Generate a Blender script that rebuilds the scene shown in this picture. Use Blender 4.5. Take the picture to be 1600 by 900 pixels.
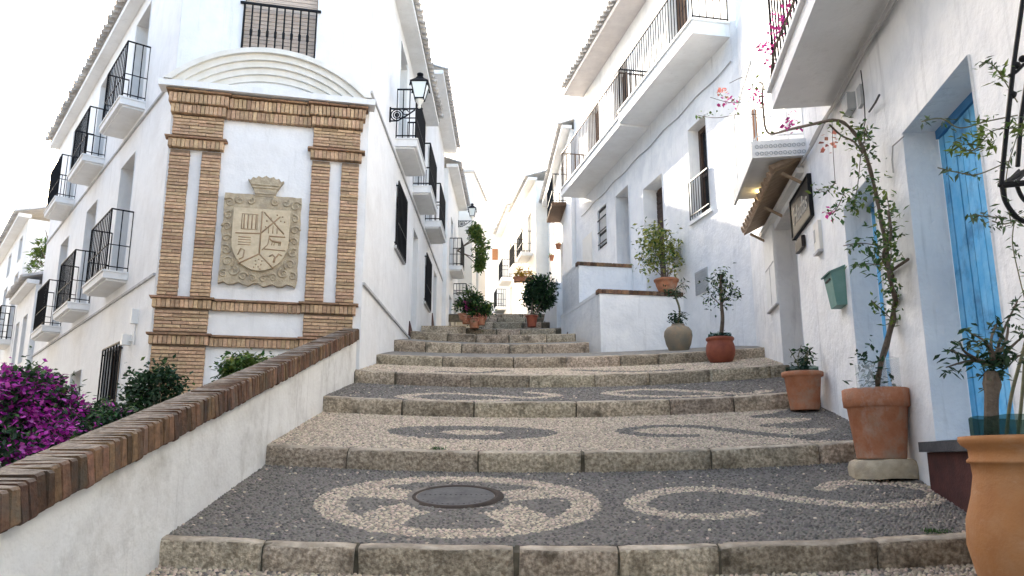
import bpy, math, random
import numpy as np
from mathutils import Vector, Matrix, noise
random.seed(7); rng = np.random.default_rng(7)
R = math.radians
sc = bpy.context.scene
for o in list(bpy.data.objects): bpy.data.objects.remove(o)

# ------------------------------------------------------------------ camera, sky, sun, exposure
CZ = 1.65                      # eye height above the ground at the camera
FPX, PITCH = 1238.0, R(12.1)   # focal length in pixels of a 1600 px wide picture
cd = bpy.data.cameras.new('camera'); cam = bpy.data.objects.new('camera', cd); sc.collection.objects.link(cam)
cd.sensor_width = 36; cd.lens = 36 * FPX / 1600; cd.clip_start = .05; cd.clip_end = 4000
cam.location = (0, 0, CZ); cam.rotation_euler = (R(90) + PITCH, 0, 0); sc.camera = cam

SUN_EL, SUN_AZ = R(22), R(-23)     # azimuth from +Y towards +X
w = bpy.data.worlds.new('World'); sc.world = w; w.use_nodes = True
nt = w.node_tree; nt.nodes.clear()
sky = nt.nodes.new('ShaderNodeTexSky'); sky.sky_type = 'NISHITA'; sky.sun_disc = False
sky.sun_elevation = SUN_EL; sky.sun_rotation = SUN_AZ; sky.air_density = 1.0; sky.dust_density = 3.4; sky.ozone_density = .6
bg = nt.nodes.new('ShaderNodeBackground'); bg.inputs['Strength'].default_value = .15
wo = nt.nodes.new('ShaderNodeOutputWorld')
nt.links.new(sky.outputs[0], bg.inputs[0]); nt.links.new(bg.outputs[0], wo.inputs[0])
sl = bpy.data.lights.new('sun', 'SUN'); sun = bpy.data.objects.new('sun', sl); sc.collection.objects.link(sun)
sl.energy = 5.0; sl.angle = R(.6); sl.color = (1, .90, .76)
sun.rotation_euler = Vector((math.sin(SUN_AZ) * math.cos(SUN_EL), math.cos(SUN_AZ) * math.cos(SUN_EL), math.sin(SUN_EL))).to_track_quat('Z', 'Y').to_euler()
vs = sc.view_settings; vs.view_transform = 'Standard'; vs.look = 'None'; vs.gamma = 1; vs.use_curve_mapping = False
vs.exposure = 2.36

# ------------------------------------------------------------------ helpers
COL = sc.collection
def ray(px, py):
    u, v = (px - 800) / FPX, (py - 450) / FPX
    c, s = math.cos(PITCH), math.sin(PITCH)
    y = c + v * s
    return Vector((u / y, 1, (s - v * c) / y))
def at(px, py, Y):
    p = ray(px, py) * Y; p.z += CZ; return p

class MB:
    def __init__(s): s.v = []; s.f = []; s.m = []; s.mi = 0
    def add(s, vs, fs):
        b = len(s.v); s.v += [tuple(p) for p in vs]
        for f in fs: s.f.append(tuple(b + i for i in f)); s.m.append(s.mi)
        return s
    def quad(s, *p): return s.add(p, [tuple(range(len(p)))])
    def box(s, o, ex, ey, ez):
        o, ex, ey, ez = map(Vector, (o, ex, ey, ez))
        P = [o, o + ex, o + ex + ey, o + ey, o + ez, o + ex + ez, o + ex + ey + ez, o + ey + ez]
        return s.add(P, [(0, 3, 2, 1), (4, 5, 6, 7), (0, 1, 5, 4), (1, 2, 6, 5), (2, 3, 7, 6), (3, 0, 4, 7)])
    def prism(s, pts, ext):
        n = len(pts); ext = Vector(ext); a = [Vector(p) for p in pts]; b = [p + ext for p in a]
        return s.add(a + b, [tuple(range(n))[::-1], tuple(range(n, 2 * n))] + [(i, (i + 1) % n, n + (i + 1) % n, n + i) for i in range(n)])
    def tube(s, pts, r, n=6):
        pts = [Vector(p) for p in pts]; rs = r if isinstance(r, (list, tuple)) else [r] * len(pts)
        V = []; F = []
        prev = None
        for i, p in enumerate(pts):
            t = (pts[min(i + 1, len(pts) - 1)] - pts[max(i - 1, 0)])
            if t.length < 1e-9: t = Vector((0, 0, 1))
            t.normalize()
            a = prev - t * prev.dot(t) if prev is not None else t.orthogonal()
            if a.length < 1e-6: a = t.orthogonal()
            a.normalize(); prev = a; b = t.cross(a)
            for k in range(n):
                q = 2 * math.pi * k / n + .4
                V.append(p + (a * math.cos(q) + b * math.sin(q)) * rs[i])
        for i in range(len(pts) - 1):
            for k in range(n):
                F.append((i * n + k, i * n + (k + 1) % n, (i + 1) * n + (k + 1) % n, (i + 1) * n + k))
        F.append(tuple(range(n))[::-1]); F.append(tuple((len(pts) - 1) * n + k for k in range(n)))
        return s.add(V, F)
    def bar(s, a, b, t):
        a, b = Vector(a), Vector(b); d = (b - a).normalized()
        x = d.cross(Vector((.31, .95, .05)) if abs(d.z) > .7 else Vector((0, 0, 1))).normalized() * t; y = d.cross(x).normalized() * t
        return s.box(a - x / 2 - y / 2, x, y, b - a)
    def lathe(s, prof, c, n=32, wob=0):
        c = Vector(c); V = []; F = []
        for i, (r, z) in enumerate(prof):
            for k in range(n):
                q = 2 * math.pi * k / n
                rr = r * (1 + wob * noise.noise(Vector((math.cos(q) * 2, math.sin(q) * 2, z * 6))))
                V.append(c + Vector((rr * math.cos(q), rr * math.sin(q), z)))
        for i in range(len(prof) - 1):
            for k in range(n): F.append((i * n + k, i * n + (k + 1) % n, (i + 1) * n + (k + 1) % n, (i + 1) * n + k))
        if prof[0][0] > 1e-4: F.append(tuple(range(n))[::-1])
        if prof[-1][0] > 1e-4: F.append(tuple((len(prof) - 1) * n + k for k in range(n)))
        return s.add(V, F)
    def build(s, name, mat, parent=None, smooth=False):
        me = bpy.data.meshes.new(name); me.from_pydata(s.v, [], s.f)
        mats = mat if isinstance(mat, (list, tuple)) else [mat]
        for m in mats: me.materials.append(M[m])
        if len(mats) > 1: me.polygons.foreach_set('material_index', s.m)
        if smooth: me.polygons.foreach_set('use_smooth', [True] * len(me.polygons))
        me.update()
        return link(name, me, parent)
def link(name, me, parent=None, mw=None):
    o = bpy.data.objects.new(name, me); COL.objects.link(o)
    if parent is not None:
        o.parent = parent
        o.matrix_parent_inverse = Matrix.Translation(-Vector(parent.get('_loc', (0, 0, 0))))
    if mw is not None: o.matrix_basis = mw
    return o
def tag(o, label=None, cat=None, group=None, kind=None):
    if label: o['label'] = label
    if cat: o['category'] = cat
    if group: o['group'] = group
    if kind: o['kind'] = kind
    return o
def thing(name, label, cat, loc, group=None):
    o = bpy.data.objects.new(name, None); COL.objects.link(o); o.location = loc; o['_loc'] = list(loc); o.empty_display_size = .2
    return tag(o, label, cat, group)

class Fac:          # a vertical facade plane: s along it, z up (0 = eye level), d outwards
    def __init__(f, p, az, k=1.0):
        f.k = k; a = R(az); f.o = Vector((p[0], p[1], CZ)); f.u = Vector((math.sin(a), math.cos(a), 0)); f.n = Vector((math.cos(a), -math.sin(a), 0))
        if f.n.x * p[0] + f.n.y * p[1] > 0: f.n = -f.n
    def W(f, s, z, d=0): return f.o + (f.u * s + f.n * d + Vector((0, 0, z))) * f.k
    def P(f, px, py, d=0):
        r = ray(px, py); q = f.o + f.n * (d * f.k); t = (q.x * f.n.x + q.y * f.n.y) / (r.x * f.n.x + r.y * f.n.y)
        p = r * t; return ((p - Vector((f.o.x, f.o.y, 0))).dot(f.u) / f.k, p.z / f.k)
    def PW(f, px, py, d=0): s, z = f.P(px, py, d); return f.W(s, z, d)
    def box(f, mb, s0, s1, z0, z1, d0, d1):
        k = f.k; return mb.box(f.W(s0, z0, d0), f.u * (s1 - s0) * k, f.n * (d1 - d0) * k, Vector((0, 0, (z1 - z0) * k)))
    def wall(f, mb, s0, s1, z0, z1, holes=(), step=.6):
        ss = {s0, s1}; zz = {z0, z1}
        for h in holes: ss |= {h[0], h[1]}; zz |= {h[2], h[3]}
        def dens(q):
            q = sorted(q); out = []
            for a, b in zip(q, q[1:]):
                n = max(1, int((b - a) / step)); out += [a + (b - a) * i / n for i in range(n)]
            return out + [q[-1]]
        ss, zz = dens(ss), dens(zz); idx = {}; V = []; F = []
        def vid(i, j):
            if (i, j) not in idx:
                idx[(i, j)] = len(V); p = f.W(ss[i], zz[j])
                V.append(p + f.n * .012 * noise.noise(p * .9))
            return idx[(i, j)]
        for i in range(len(ss) - 1):
            for j in range(len(zz) - 1):
                cs, cz = (ss[i] + ss[i + 1]) / 2, (zz[j] + zz[j + 1]) / 2
                if any(h[0] < cs < h[1] and h[2] < cz < h[3] for h in holes): continue
                F.append((vid(i, j), vid(i + 1, j), vid(i + 1, j + 1), vid(i, j + 1)))
        mb.add(V, F)
        for a0, a1, b0, b1, rd in holes:
            e = .012
            for (p, q) in (((a0, b0), (a1, b0)), ((a1, b0), (a1, b1)), ((a1, b1), (a0, b1)), ((a0, b1), (a0, b0))):
                mb.quad(f.W(p[0], p[1], e), f.W(q[0], q[1], e), f.W(q[0], q[1], -rd), f.W(p[0], p[1], -rd))
        return mb

# ------------------------------------------------------------------ materials
M = {}
def mk(name, col, rough=.8, col2=None, scale=6, bump=0, bscale=60, bdist=.01, spec=.3, metal=0, isl=0, objr=0, wave=0, big=0, bigcol=None, bigscale=.8, hue=0, lo=.35, hi=.65):
    m = bpy.data.materials.new(name); m.use_nodes = True; n = m.node_tree; L = n.links; b = n.nodes['Principled BSDF']
    b.inputs['Roughness'].default_value = rough; b.inputs['Specular IOR Level'].default_value = spec; b.inputs['Metallic'].default_value = metal
    geo = n.nodes.new('ShaderNodeNewGeometry'); pos = geo.outputs['Position']
    def noi(sc_, det=4, ro=.6):
        t = n.nodes.new('ShaderNodeTexNoise'); t.inputs['Scale'].default_value = sc_; t.inputs['Detail'].default_value = det; t.inputs['Roughness'].default_value = ro
        L.new(pos, t.inputs['Vector']); return t.outputs['Fac']
    def mix(fac, a, bb, mode='MIX'):
        t = n.nodes.new('ShaderNodeMix'); t.data_type = 'RGBA'; t.blend_type = mode
        if hasattr(fac, 'links') or hasattr(fac, 'node'): L.new(fac, t.inputs[0])
        else: t.inputs[0].default_value = fac
        for q, k in ((a, 6), (bb, 7)):
            if isinstance(q, tuple): t.inputs[k].default_value = (*q, 1)
            else: L.new(q, t.inputs[k])
        return t.outputs[2]
    def ramp(fac, a, c):
        t = n.nodes.new('ShaderNodeMapRange'); t.inputs[1].default_value = a; t.inputs[2].default_value = c; L.new(fac, t.inputs[0]); return t.outputs[0]
    c = None
    if col2: c = mix(ramp(noi(scale), lo, hi), col, col2)
    if bigcol: c = mix(ramp(noi(bigscale, 6, .65), .5, .72), c if c else col, bigcol)
    if isl or objr:
        if objr:
            oi = n.nodes.new('ShaderNodeObjectInfo'); src = oi.outputs['Random']; amt = objr
        else: src = geo.outputs['Random Per Island']; amt = isl
        hs = n.nodes.new('ShaderNodeHueSaturation')
        t = n.nodes.new('ShaderNodeMapRange'); L.new(src, t.inputs[0]); t.inputs[3].default_value = 1 - amt; t.inputs[4].default_value = 1 + amt
        L.new(t.outputs[0], hs.inputs['Value'])
        if hue:
            wn = n.nodes.new('ShaderNodeTexWhiteNoise'); wn.noise_dimensions = '1D'; L.new(src, wn.inputs['W'])
            t2 = n.nodes.new('ShaderNodeMapRange'); L.new(wn.outputs['Value'], t2.inputs[0]); t2.inputs[3].default_value = .5 - hue; t2.inputs[4].default_value = .5 + hue
            L.new(t2.outputs[0], hs.inputs['Hue'])
        if c: L.new(c, hs.inputs['Color'])
        else: hs.inputs['Color'].default_value = (*col, 1)
        c = hs.outputs[0]
    if c: L.new(c, b.inputs['Base Color'])
    else: b.inputs['Base Color'].default_value = (*col, 1)
    if bump:
        bp = n.nodes.new('ShaderNodeBump'); bp.inputs['Strength'].default_value = bump; bp.inputs['Distance'].default_value = bdist
        L.new(noi(bscale, 5, .6), bp.inputs['Height'])
        if wave:
            b2 = n.nodes.new('ShaderNodeBump'); b2.inputs['Strength'].default_value = wave; b2.inputs['Distance'].default_value = .05
            L.new(noi(2.2, 3, .5), b2.inputs['Height']); L.new(b2.outputs[0], bp.inputs['Normal'])
        L.new(bp.outputs[0], b.inputs['Normal'])
    M[name] = m; return m
mk('plaster', (.83, .83, .82), .9, (.78, .78, .77), 3.5, bump=.4, bscale=34, bdist=.010, wave=.5, bigcol=(.73, .72, .70), bigscale=1.1)
mk('plaster_rough', (.83, .83, .82), .9, (.76, .765, .77), 2.6, bump=.7, bscale=20, bdist=.014, wave=.9, bigcol=(.69, .70, .71), bigscale=1.3)
mk('plaster_parapet', (.84, .83, .79), .9, (.75, .735, .695), 3, bump=.55, bscale=26, bdist=.012, wave=.5, bigcol=(.54, .52, .47), bigscale=2.3)
mk('plaster_cream', (.83, .80, .74), .9, (.77, .74, .68), 3, bump=.3, bscale=30, wave=.3)
def streaks(name, col, amt, sc_=(5, 5, .45)):      # rain streaks and scuffs in the limewash
    m = M[name]; n = m.node_tree; L = n.links; b = n.nodes['Principled BSDF']; src = b.inputs['Base Color'].links[0].from_socket
    geo = n.nodes.new('ShaderNodeNewGeometry'); mp = n.nodes.new('ShaderNodeMapping'); mp.inputs['Scale'].default_value = sc_; L.new(geo.outputs['Position'], mp.inputs[0])
    t = n.nodes.new('ShaderNodeTexNoise'); t.inputs['Scale'].default_value = 1.6; t.inputs['Detail'].default_value = 7; t.inputs['Roughness'].default_value = .7; L.new(mp.outputs[0], t.inputs['Vector'])
    r_ = n.nodes.new('ShaderNodeMapRange'); r_.inputs[1].default_value = .56; r_.inputs[2].default_value = .74; r_.inputs[4].default_value = amt; L.new(t.outputs['Fac'], r_.inputs[0])
    t2 = n.nodes.new('ShaderNodeTexNoise'); t2.inputs['Scale'].default_value = 4.3; t2.inputs['Detail'].default_value = 9; t2.inputs['Roughness'].default_value = .8; L.new(geo.outputs['Position'], t2.inputs['Vector'])
    r2 = n.nodes.new('ShaderNodeMapRange'); r2.inputs[1].default_value = .66; r2.inputs[2].default_value = .72; r2.inputs[4].default_value = amt * .9; L.new(t2.outputs['Fac'], r2.inputs[0])
    mx = n.nodes.new('ShaderNodeMath'); mx.operation = 'MAXIMUM'; L.new(r_.outputs[0], mx.inputs[0]); L.new(r2.outputs[0], mx.inputs[1])
    x = n.nodes.new('ShaderNodeMix'); x.data_type = 'RGBA'; L.new(mx.outputs[0], x.inputs[0]); L.new(src, x.inputs[6]); x.inputs[7].default_value = (*col, 1); L.new(x.outputs[2], b.inputs['Base Color'])
streaks('plaster', (.50, .49, .47), .34); streaks('plaster_rough', (.44, .44, .44), .55); streaks('plaster_parapet', (.33, .30, .26), .5)
mk('grey_render', (.30, .31, .33), .9, (.24, .25, .27), 3, bump=.3, bscale=30)
mk('plaster_blue', (.66, .73, .82), .9, (.58, .66, .78), 3, bump=.4, bscale=30, wave=.3)
mk('moulding', (.80, .775, .71), .85, (.72, .69, .61), 5, bump=.3, bscale=40)
mk('soffit', (.62, .58, .55), .9, (.54, .50, .48), 4, bump=.2, bscale=40)
mk('belt', (.55, .54, .54), .9, (.42, .42, .42), 5, bump=.2)
mk('brick', (.55, .385, .245), .9, (.41, .27, .165), 26, bump=.8, bscale=70, bdist=.008, objr=.24, hue=.010)
mk('brick_cap', (.205, .112, .062), .92, (.115, .066, .04), 22, bump=.9, bscale=60, bdist=.010, objr=.5, hue=.014, bigcol=(.12, .10, .075), bigscale=5)
def weather(name, col, col2):      # dust and lichen settle on the upward faces
    m = M[name]; n = m.node_tree; L = n.links; b = n.nodes['Principled BSDF']; src = b.inputs['Base Color'].links[0].from_socket
    geo = n.nodes.new('ShaderNodeNewGeometry'); sx = n.nodes.new('ShaderNodeSeparateXYZ'); L.new(geo.outputs['True Normal'], sx.inputs[0])
    r_ = n.nodes.new('ShaderNodeMapRange'); r_.inputs[1].default_value = .55; r_.inputs[2].default_value = .85; r_.inputs[4].default_value = .88; L.new(sx.outputs[2], r_.inputs[0])
    t = n.nodes.new('ShaderNodeTexNoise'); t.inputs['Scale'].default_value = 16; t.inputs['Detail'].default_value = 8; t.inputs['Roughness'].default_value = .75; L.new(geo.outputs['Position'], t.inputs['Vector'])
    r2 = n.nodes.new('ShaderNodeMapRange'); r2.inputs[1].default_value = .38; r2.inputs[2].default_value = .64; L.new(t.outputs['Fac'], r2.inputs[0])
    c = n.nodes.new('ShaderNodeMix'); c.data_type = 'RGBA'; L.new(r2.outputs[0], c.inputs[0]); c.inputs[6].default_value = (*col, 1); c.inputs[7].default_value = (*col2, 1)
    x = n.nodes.new('ShaderNodeMix'); x.data_type = 'RGBA'; L.new(r_.outputs[0], x.inputs[0]); L.new(src, x.inputs[6]); L.new(c.outputs[2], x.inputs[7]); L.new(x.outputs[2], b.inputs['Base Color'])
weather('brick_cap', (.105, .085, .066), (.34, .285, .23))
mk('brick_ledge', (.36, .22, .135), .92, (.24, .15, .09), 22, bump=.8, bscale=60, bdist=.008, objr=.2, hue=.01)
mk('mortar', (.24, .175, .12), .95, (.17, .125, .085), 20, bump=.6, bscale=80)
mk('cap_top', (.15, .115, .085), .95, (.24, .195, .15), 14, bump=.9, bscale=45, bdist=.015, bigcol=(.09, .07, .055), bigscale=4)
mk('kerb', (.62, .52, .385), .94, (.26, .205, .145), 38, bump=1, bscale=60, bdist=.025, objr=.24, bigcol=(.11, .088, .06), bigscale=5, hue=.012, lo=.36, hi=.62)
mk('kerb_edge', (.56, .465, .35), .92, (.33, .265, .19), 9, bump=.9, bscale=42, bdist=.014, objr=.12, bigcol=(.22, .18, .13), bigscale=3.6)
mk('joint', (.16, .13, .09), .98, (.07, .06, .04), 9, bump=.8, bscale=50)
mk('pebble_dark', (.165, .145, .122), .7, None, isl=.48, hue=.04, spec=.3)
mk('pebble_light', (.50, .40, .29), .75, None, isl=.38, hue=.025, spec=.35)
mk('bed', (.24, .205, .165), .98, (.16, .14, .115), 14, bump=.8, bscale=60)
mk('bed_far', (.30, .27, .225), .95, (.15, .145, .14), 11, bump=.9, bscale=38, bdist=.02)
mk('stone', (.52, .44, .31), .9, (.37, .30, .205), 13, bump=.8, bscale=55, bdist=.012, bigcol=(.33, .285, .22), bigscale=6)
mk('stone_light', (.64, .54, .38), .9, (.54, .45, .31), 13, bump=.5, bscale=60, bdist=.008)
mk('stone_line', (.36, .25, .155), .9)
mk('iron', (.008, .0085, .010), .6, spec=.2)
mk('iron_rust', (.16, .115, .08), .7, (.09, .06, .045), 20)
mk('wood_dark', (.050, .030, .022), .6, (.075, .045, .03), 12, bump=.4, bscale=40)
mk('wood_brown', (.14, .075, .04), .7, (.09, .05, .03), 14, bump=.3)
mk('wood_orange', (.42, .20, .09), .7, (.34, .15, .07), 14)
mk('blind', (.60, .49, .40), .8, (.52, .42, .34), 10)
mk('blue_paint', (.10, .42, .74), .6, (.20, .52, .80), 9, bump=.35, bscale=30, objr=.12, bigcol=(.03, .13, .30), bigscale=3)
mk('blue_dark', (.04, .17, .38), .6, (.05, .2, .42), 8)
mk('wood_pale', (.40, .30, .21), .8, (.30, .22, .15), 10, bump=.3)
mk('terracotta', (.36, .14, .07), .88, (.43, .195, .11), 11, bump=.5, bscale=50, bigcol=(.36, .26, .19), bigscale=5)
mk('terracotta_red', (.30, .085, .045), .6, (.22, .06, .035), 8, bump=.2, bscale=50)
mk('terracotta_orange', (.36, .165, .062), .85, (.30, .13, .048), 5, bump=.3, bscale=70, bigcol=(.36, .19, .09), bigscale=4)
streaks_later = ['terracotta_orange']
mk('jar_clay', (.17, .16, .125), .75, (.24, .19, .13), 5, bump=.4, bscale=40, bigcol=(.34, .22, .13), bigscale=3)
streaks('terracotta', (.52, .44, .38), .55, (3, 3, 2)); streaks('terracotta_orange', (.46, .30, .19), .5, (2.5, 2.5, 9)); streaks('jar_clay', (.30, .24, .17), .4, (3, 3, 6))
mk('soil', (.05, .035, .025), 1, bump=.8, bscale=60)
mk('maroon', (.085, .03, .025), .8, (.055, .022, .02), 8, bump=.3)
mk('slate', (.05, .05, .055), .7, (.08, .08, .085), 12, bump=.4)
mk('tile', (.58, .55, .51), .9, (.44, .41, .38), 7, bump=.5, bscale=40, objr=.14, bigcol=(.70, .68, .65), bigscale=3)
mk('tile_far', (.62, .59, .55), .9, (.48, .45, .42), 7, bump=.5, bscale=40, isl=.15)
mk('tile_red', (.60, .46, .34), .85, (.46, .34, .25), 9, bump=.4, objr=.15)
mk('bark', (.10, .075, .055), .95, (.16, .125, .095), 25, bump=.9, bscale=60, bdist=.01)
mk('bark_green', (.12, .13, .07), .9, (.17, .15, .09), 25, bump=.5)
for nm, c in (('leaf_dark', (.022, .055, .022)), ('leaf_mid', (.05, .11, .03)), ('leaf_light', (.13, .19, .04)), ('leaf_yellow', (.24, .26, .06)), ('leaf_grey', (.09, .13, .07)), ('magenta', (.33, .022, .27)), ('magenta_pale', (.50, .09, .42)), ('pink', (.60, .06, .30)), ('salmon', (.65, .25, .18)), ('flower_yellow', (.55, .36, .06))):
    m = mk(nm, c, .55, None, isl=.45, hue=.03 if 'leaf' in nm else .02, spec=.35)
    n = m.node_tree; b = n.nodes['Principled BSDF']
    tr = n.nodes.new('ShaderNodeBsdfTranslucent'); mx = n.nodes.new('ShaderNodeMixShader'); mx.inputs[0].default_value = .3
    src = b.inputs['Base Color'].links[0].from_socket; n.links.new(src, tr.inputs[0])
    n.links.new(b.outputs[0], mx.inputs[1]); n.links.new(tr.outputs[0], mx.inputs[2]); n.links.new(mx.outputs[0], n.nodes['Material Output'].inputs[0])
mk('green_paint', (.12, .25, .22), .55, (.16, .29, .26), 9, bump=.15)
mk('white_paint', (.78, .78, .76), .6, (.72, .72, .70), 8)
mk('grey_panel', (.42, .44, .45), .6, (.36, .38, .39), 8)
mk('sign_black', (.014, .011, .011), .45)
mk('chalk', (.62, .58, .50), .9)
mk('cable', (.03, .03, .032), .6)
mk('cable_grey', (.42, .41, .40), .7)
mk('manhole', (.095, .088, .082), .8, (.14, .13, .12), 10, bump=.4, bscale=50, spec=.15)
mk('manhole_rim', (.085, .065, .05), .85, (.055, .042, .034), 10, bump=.4, spec=.1)
mk('dark_room', (.012, .012, .014), .6)
mk('window_glass', (.03, .035, .04), .12, spec=.6)
mk('curtain', (.35, .35, .36), .9)
mk('ground_mat', (.22, .20, .17), .95, (.16, .15, .13), 1.5, bump=.6, bscale=12)
def glassy(name, col, tfac, rough=.15):
    m = bpy.data.materials.new(name); m.use_nodes = True; n = m.node_tree; n.nodes.clear()
    t = n.nodes.new('ShaderNodeBsdfTransparent'); g = n.nodes.new('ShaderNodeBsdfPrincipled'); x = n.nodes.new('ShaderNodeMixShader'); o = n.nodes.new('ShaderNodeOutputMaterial')
    t.inputs[0].default_value = (*[min(1, .25 + c * 1.2) for c in col], 1); g.inputs['Base Color'].default_value = (*col, 1); g.inputs['Roughness'].default_value = rough
    x.inputs[0].default_value = tfac; n.links.new(t.outputs[0], x.inputs[1]); n.links.new(g.outputs[0], x.inputs[2]); n.links.new(x.outputs[0], o.inputs[0]); M[name] = m
glassy('plastic_green', (.04, .11, .085), .13); glassy('plastic_clear', (.62, .66, .68), .3); glassy('lamp_glass', (.80, .85, .83), .9, .3)
m = mk('lit_bulb', (1, .8, .4)); b = m.node_tree.nodes['Principled BSDF']; b.inputs['Emission Color'].default_value = (1, .78, .32, 1); b.inputs['Emission Strength'].default_value = 4

# ------------------------------------------------------------------ facades
C0 = at(561, 573, 10.66)
FACE = Fac((C0.x, C0.y), 76.7); LEN_F = 2.645
A_ = FACE.W(-LEN_F, 0)
L1 = Fac((A_.x, A_.y), -37.9)
L2 = Fac((C0.x, C0.y), -.17)
KR = 1.12          # distance factor of the right-hand row, from where its walls meet the treads
R0 = at(1345, 712, 6.5 * KR); R1 = Fac((R0.x, R0.y), 8.6, KR)
S_K = 4.92; K_ = R1.W(S_K, 0); R2 = Fac((K_.x, K_.y), -11.5, KR)
PAR = Fac((-1.93, 4.6), -1.6)      # street side of the left parapet

# ------------------------------------------------------------------ the ground and the stepped street
STEPS = [(2.45, -1.0), (4.55, -.49), (6.52, .045), (8.62, .59), (10.5, 1.075), (12.0, 1.50), (13.8, 1.95), (15.85, 2.43), (17.9, 2.88), (20.0, 3.39), (22.1, 3.88), (24.2, 4.37)]
RISE = [.17, .140, .155, .165, .165, .165, .16, .16, .16, .16, .15, .15]
XR = [3.3, 2.85, 3.12, 3.4, 3.75, 4.0, 1.36, 1.3, 1.0, .75, .7, .7]
XL = [-2.05] * 8 + [-1.0, -.97, -.95, -.95]
def bow(x, k): return (.05 * ((x - .2) / 2) ** 2 if k < 5 else .02 * x * x if k > 5 else .02 * x * x * .5)
def ztread(x, Y):
    for k in range(len(STEPS)):
        Y0, z0 = STEPS[k]
        if k == len(STEPS) - 1 or Y < STEPS[k + 1][0]:
            if k == len(STEPS) - 1: return z0 + (Y - Y0) * .18
            Y1, z1 = STEPS[k + 1]; t = (Y - Y0) / (Y1 - Y0)
            if Y < Y0: t = 0
            return z0 + (z1 - RISE[k + 1] - z0) * t + bow(x, k)
def hit(px, py, k):                # pixel -> point on tread k
    r = ray(px, py); Y = STEPS[k][0] + .5
    for _ in range(30):
        z = ztread(r.x * Y, min(max(Y, STEPS[k][0]), STEPS[k + 1][0] - .001)) if k < len(STEPS) - 1 else 0
        # slope along ray
        Y0, z0 = STEPS[k]; Y1, z1 = STEPS[k + 1]; sl_ = (z1 - RISE[k + 1] - z0) / (Y1 - Y0)
        c0 = z0 - sl_ * Y0 + bow(r.x * Y, k)
        Y = c0 / (r.z - sl_)
    return (r.x * Y, Y)

g = MB(); S = 1500
g.quad((-S, -S, CZ - 3.2), (S, -S, CZ - 3.2), (S, S, CZ - 3.2), (-S, S, CZ - 3.2)); tag(g.build('ground', 'ground_mat'), kind='structure')
lane = MB(); lane.quad((-2.2, -4, CZ - .62), (-2.2, 10.9, CZ - .62), (-30, 40, CZ - .9), (-40, -4, CZ - .9)); tag(lane.build('lane', 'bed_far'), kind='structure')

st = MB()
for k in range(len(STEPS)):
    Y0, z0 = STEPS[k]
    Y1 = STEPS[k + 1][0] + .02 if k + 1 < len(STEPS) else 60
    xl, xr = XL[k] - .1, XR[k] + (.3 if k < 6 else -.01 if k < 8 else .3)
    if k == len(STEPS) - 1: xl, xr = -4, 6
    if k == 0: xl, xr = -2.2, 3.2
    nx = 16; rows = [(.032, -.030), (.095, -.007)] + [(.095 + (Y1 - Y0 - .095) * q / 4, -.007 if k < 5 else -.004) for q in range(1, 5)]
    V = []; F = []
    for dy, dz in rows:
        Y = Y0 + dy
        for i in range(nx + 1):
            x = xl + (xr - xl) * i / nx
            yy = min(Y, STEPS[k + 1][0] - .001) if k + 1 < len(STEPS) else Y
            V.append((x, Y, CZ + ztread(x, yy) + dz))
    V += [(v[0], v[1], v[2] - RISE[k] - .08) for v in V[:nx + 1]]
    b0 = len(st.v); st.v += V; nr = len(rows)
    for j in range(nr - 1):
        for i in range(nx):
            q = b0 + j * (nx + 1) + i; st.f.append((q, q + 1, q + nx + 2, q + nx + 1)); st.m.append(2 if j == 0 else 1 if k >= 5 else 0)
    for i in range(nx):
        q = b0 + nr * (nx + 1) + i; st.f.append((b0 + i, b0 + i + 1, q + 1, q)); st.m.append(2)
street = tag(st.build('stepped_street', ['bed', 'bed_far', 'joint']), kind='structure')

def kerb_stone(x0, x1, k, seed):
    Y0, z0 = STEPS[k]; r = RISE[k]; D = .075 + .02 * random.random()
    sg_ = (STEPS[k + 1][1] - RISE[k + 1] - z0) / (STEPS[k + 1][0] - Y0) if k + 1 < len(STEPS) else .18
    prof = [(0.012, -r - .05), (0.004, -r * .75), (0.0, -r * .5), (0.002, -r * .28), (0.003, -.022), (.007, -.008), (.016, -.001), (.035, .002), (D, .001), (D, -.08)]
    prof = [(a, b + max(0, a - .02) * sg_) for a, b in prof]
    n = max(4, int((x1 - x0) / .055)); mb = MB(); V = []; F = []; L = len(prof)
    for i in range(n + 1):
        x = x0 + (x1 - x0) * i / n
        e = min(1, min(i, n - i) * 1.0)
        for j, (dy, dz) in enumerate(prof):
            p = Vector((x, Y0 + dy, z0 + dz)); q = p * 5 + Vector((seed * 3.1, 0, 0))
            a = (.020 if j < 7 else .006)
            dx = noise.noise(q * .7 + Vector((9, 9, 9))) * .012
            shr = (1 - e) * .006
            q2 = p * 17 + Vector((seed * 1.7, 3, 0)); chip = max(0, noise.noise(q2 * .6 + Vector((4, 1, 7))) - .25) * .05 if 3 <= j <= 6 else 0
            V.append((x + dx, p.y + noise.noise(q) * a + noise.noise(q2) * .010 + (shr if j < 6 else 0) + chip, CZ + p.z + bow(x, k) + noise.noise(q + Vector((0, 5, 0))) * a * .6 - (shr if 4 <= j < 9 else 0) - chip * .5))
    mb.mi = 0
    for i in range(n):
        for j in range(L - 1):
            mb2 = (i * L + j, (i + 1) * L + j, (i + 1) * L + j + 1, i * L + j + 1); F.append((mb2, 1 if j >= 5 else 0))
    b = len(mb.v); mb.v += V
    for f, mi in F: mb.f.append(f); mb.m.append(mi)
    mb.f.append(tuple(range(L))); mb.m.append(0); mb.f.append(tuple(n * L + j for j in range(L))[::-1]); mb.m.append(0)
    o = mb.build('kerb_stone', ['kerb', 'kerb_edge'], street, True)
    return o
sd = 0
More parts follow.
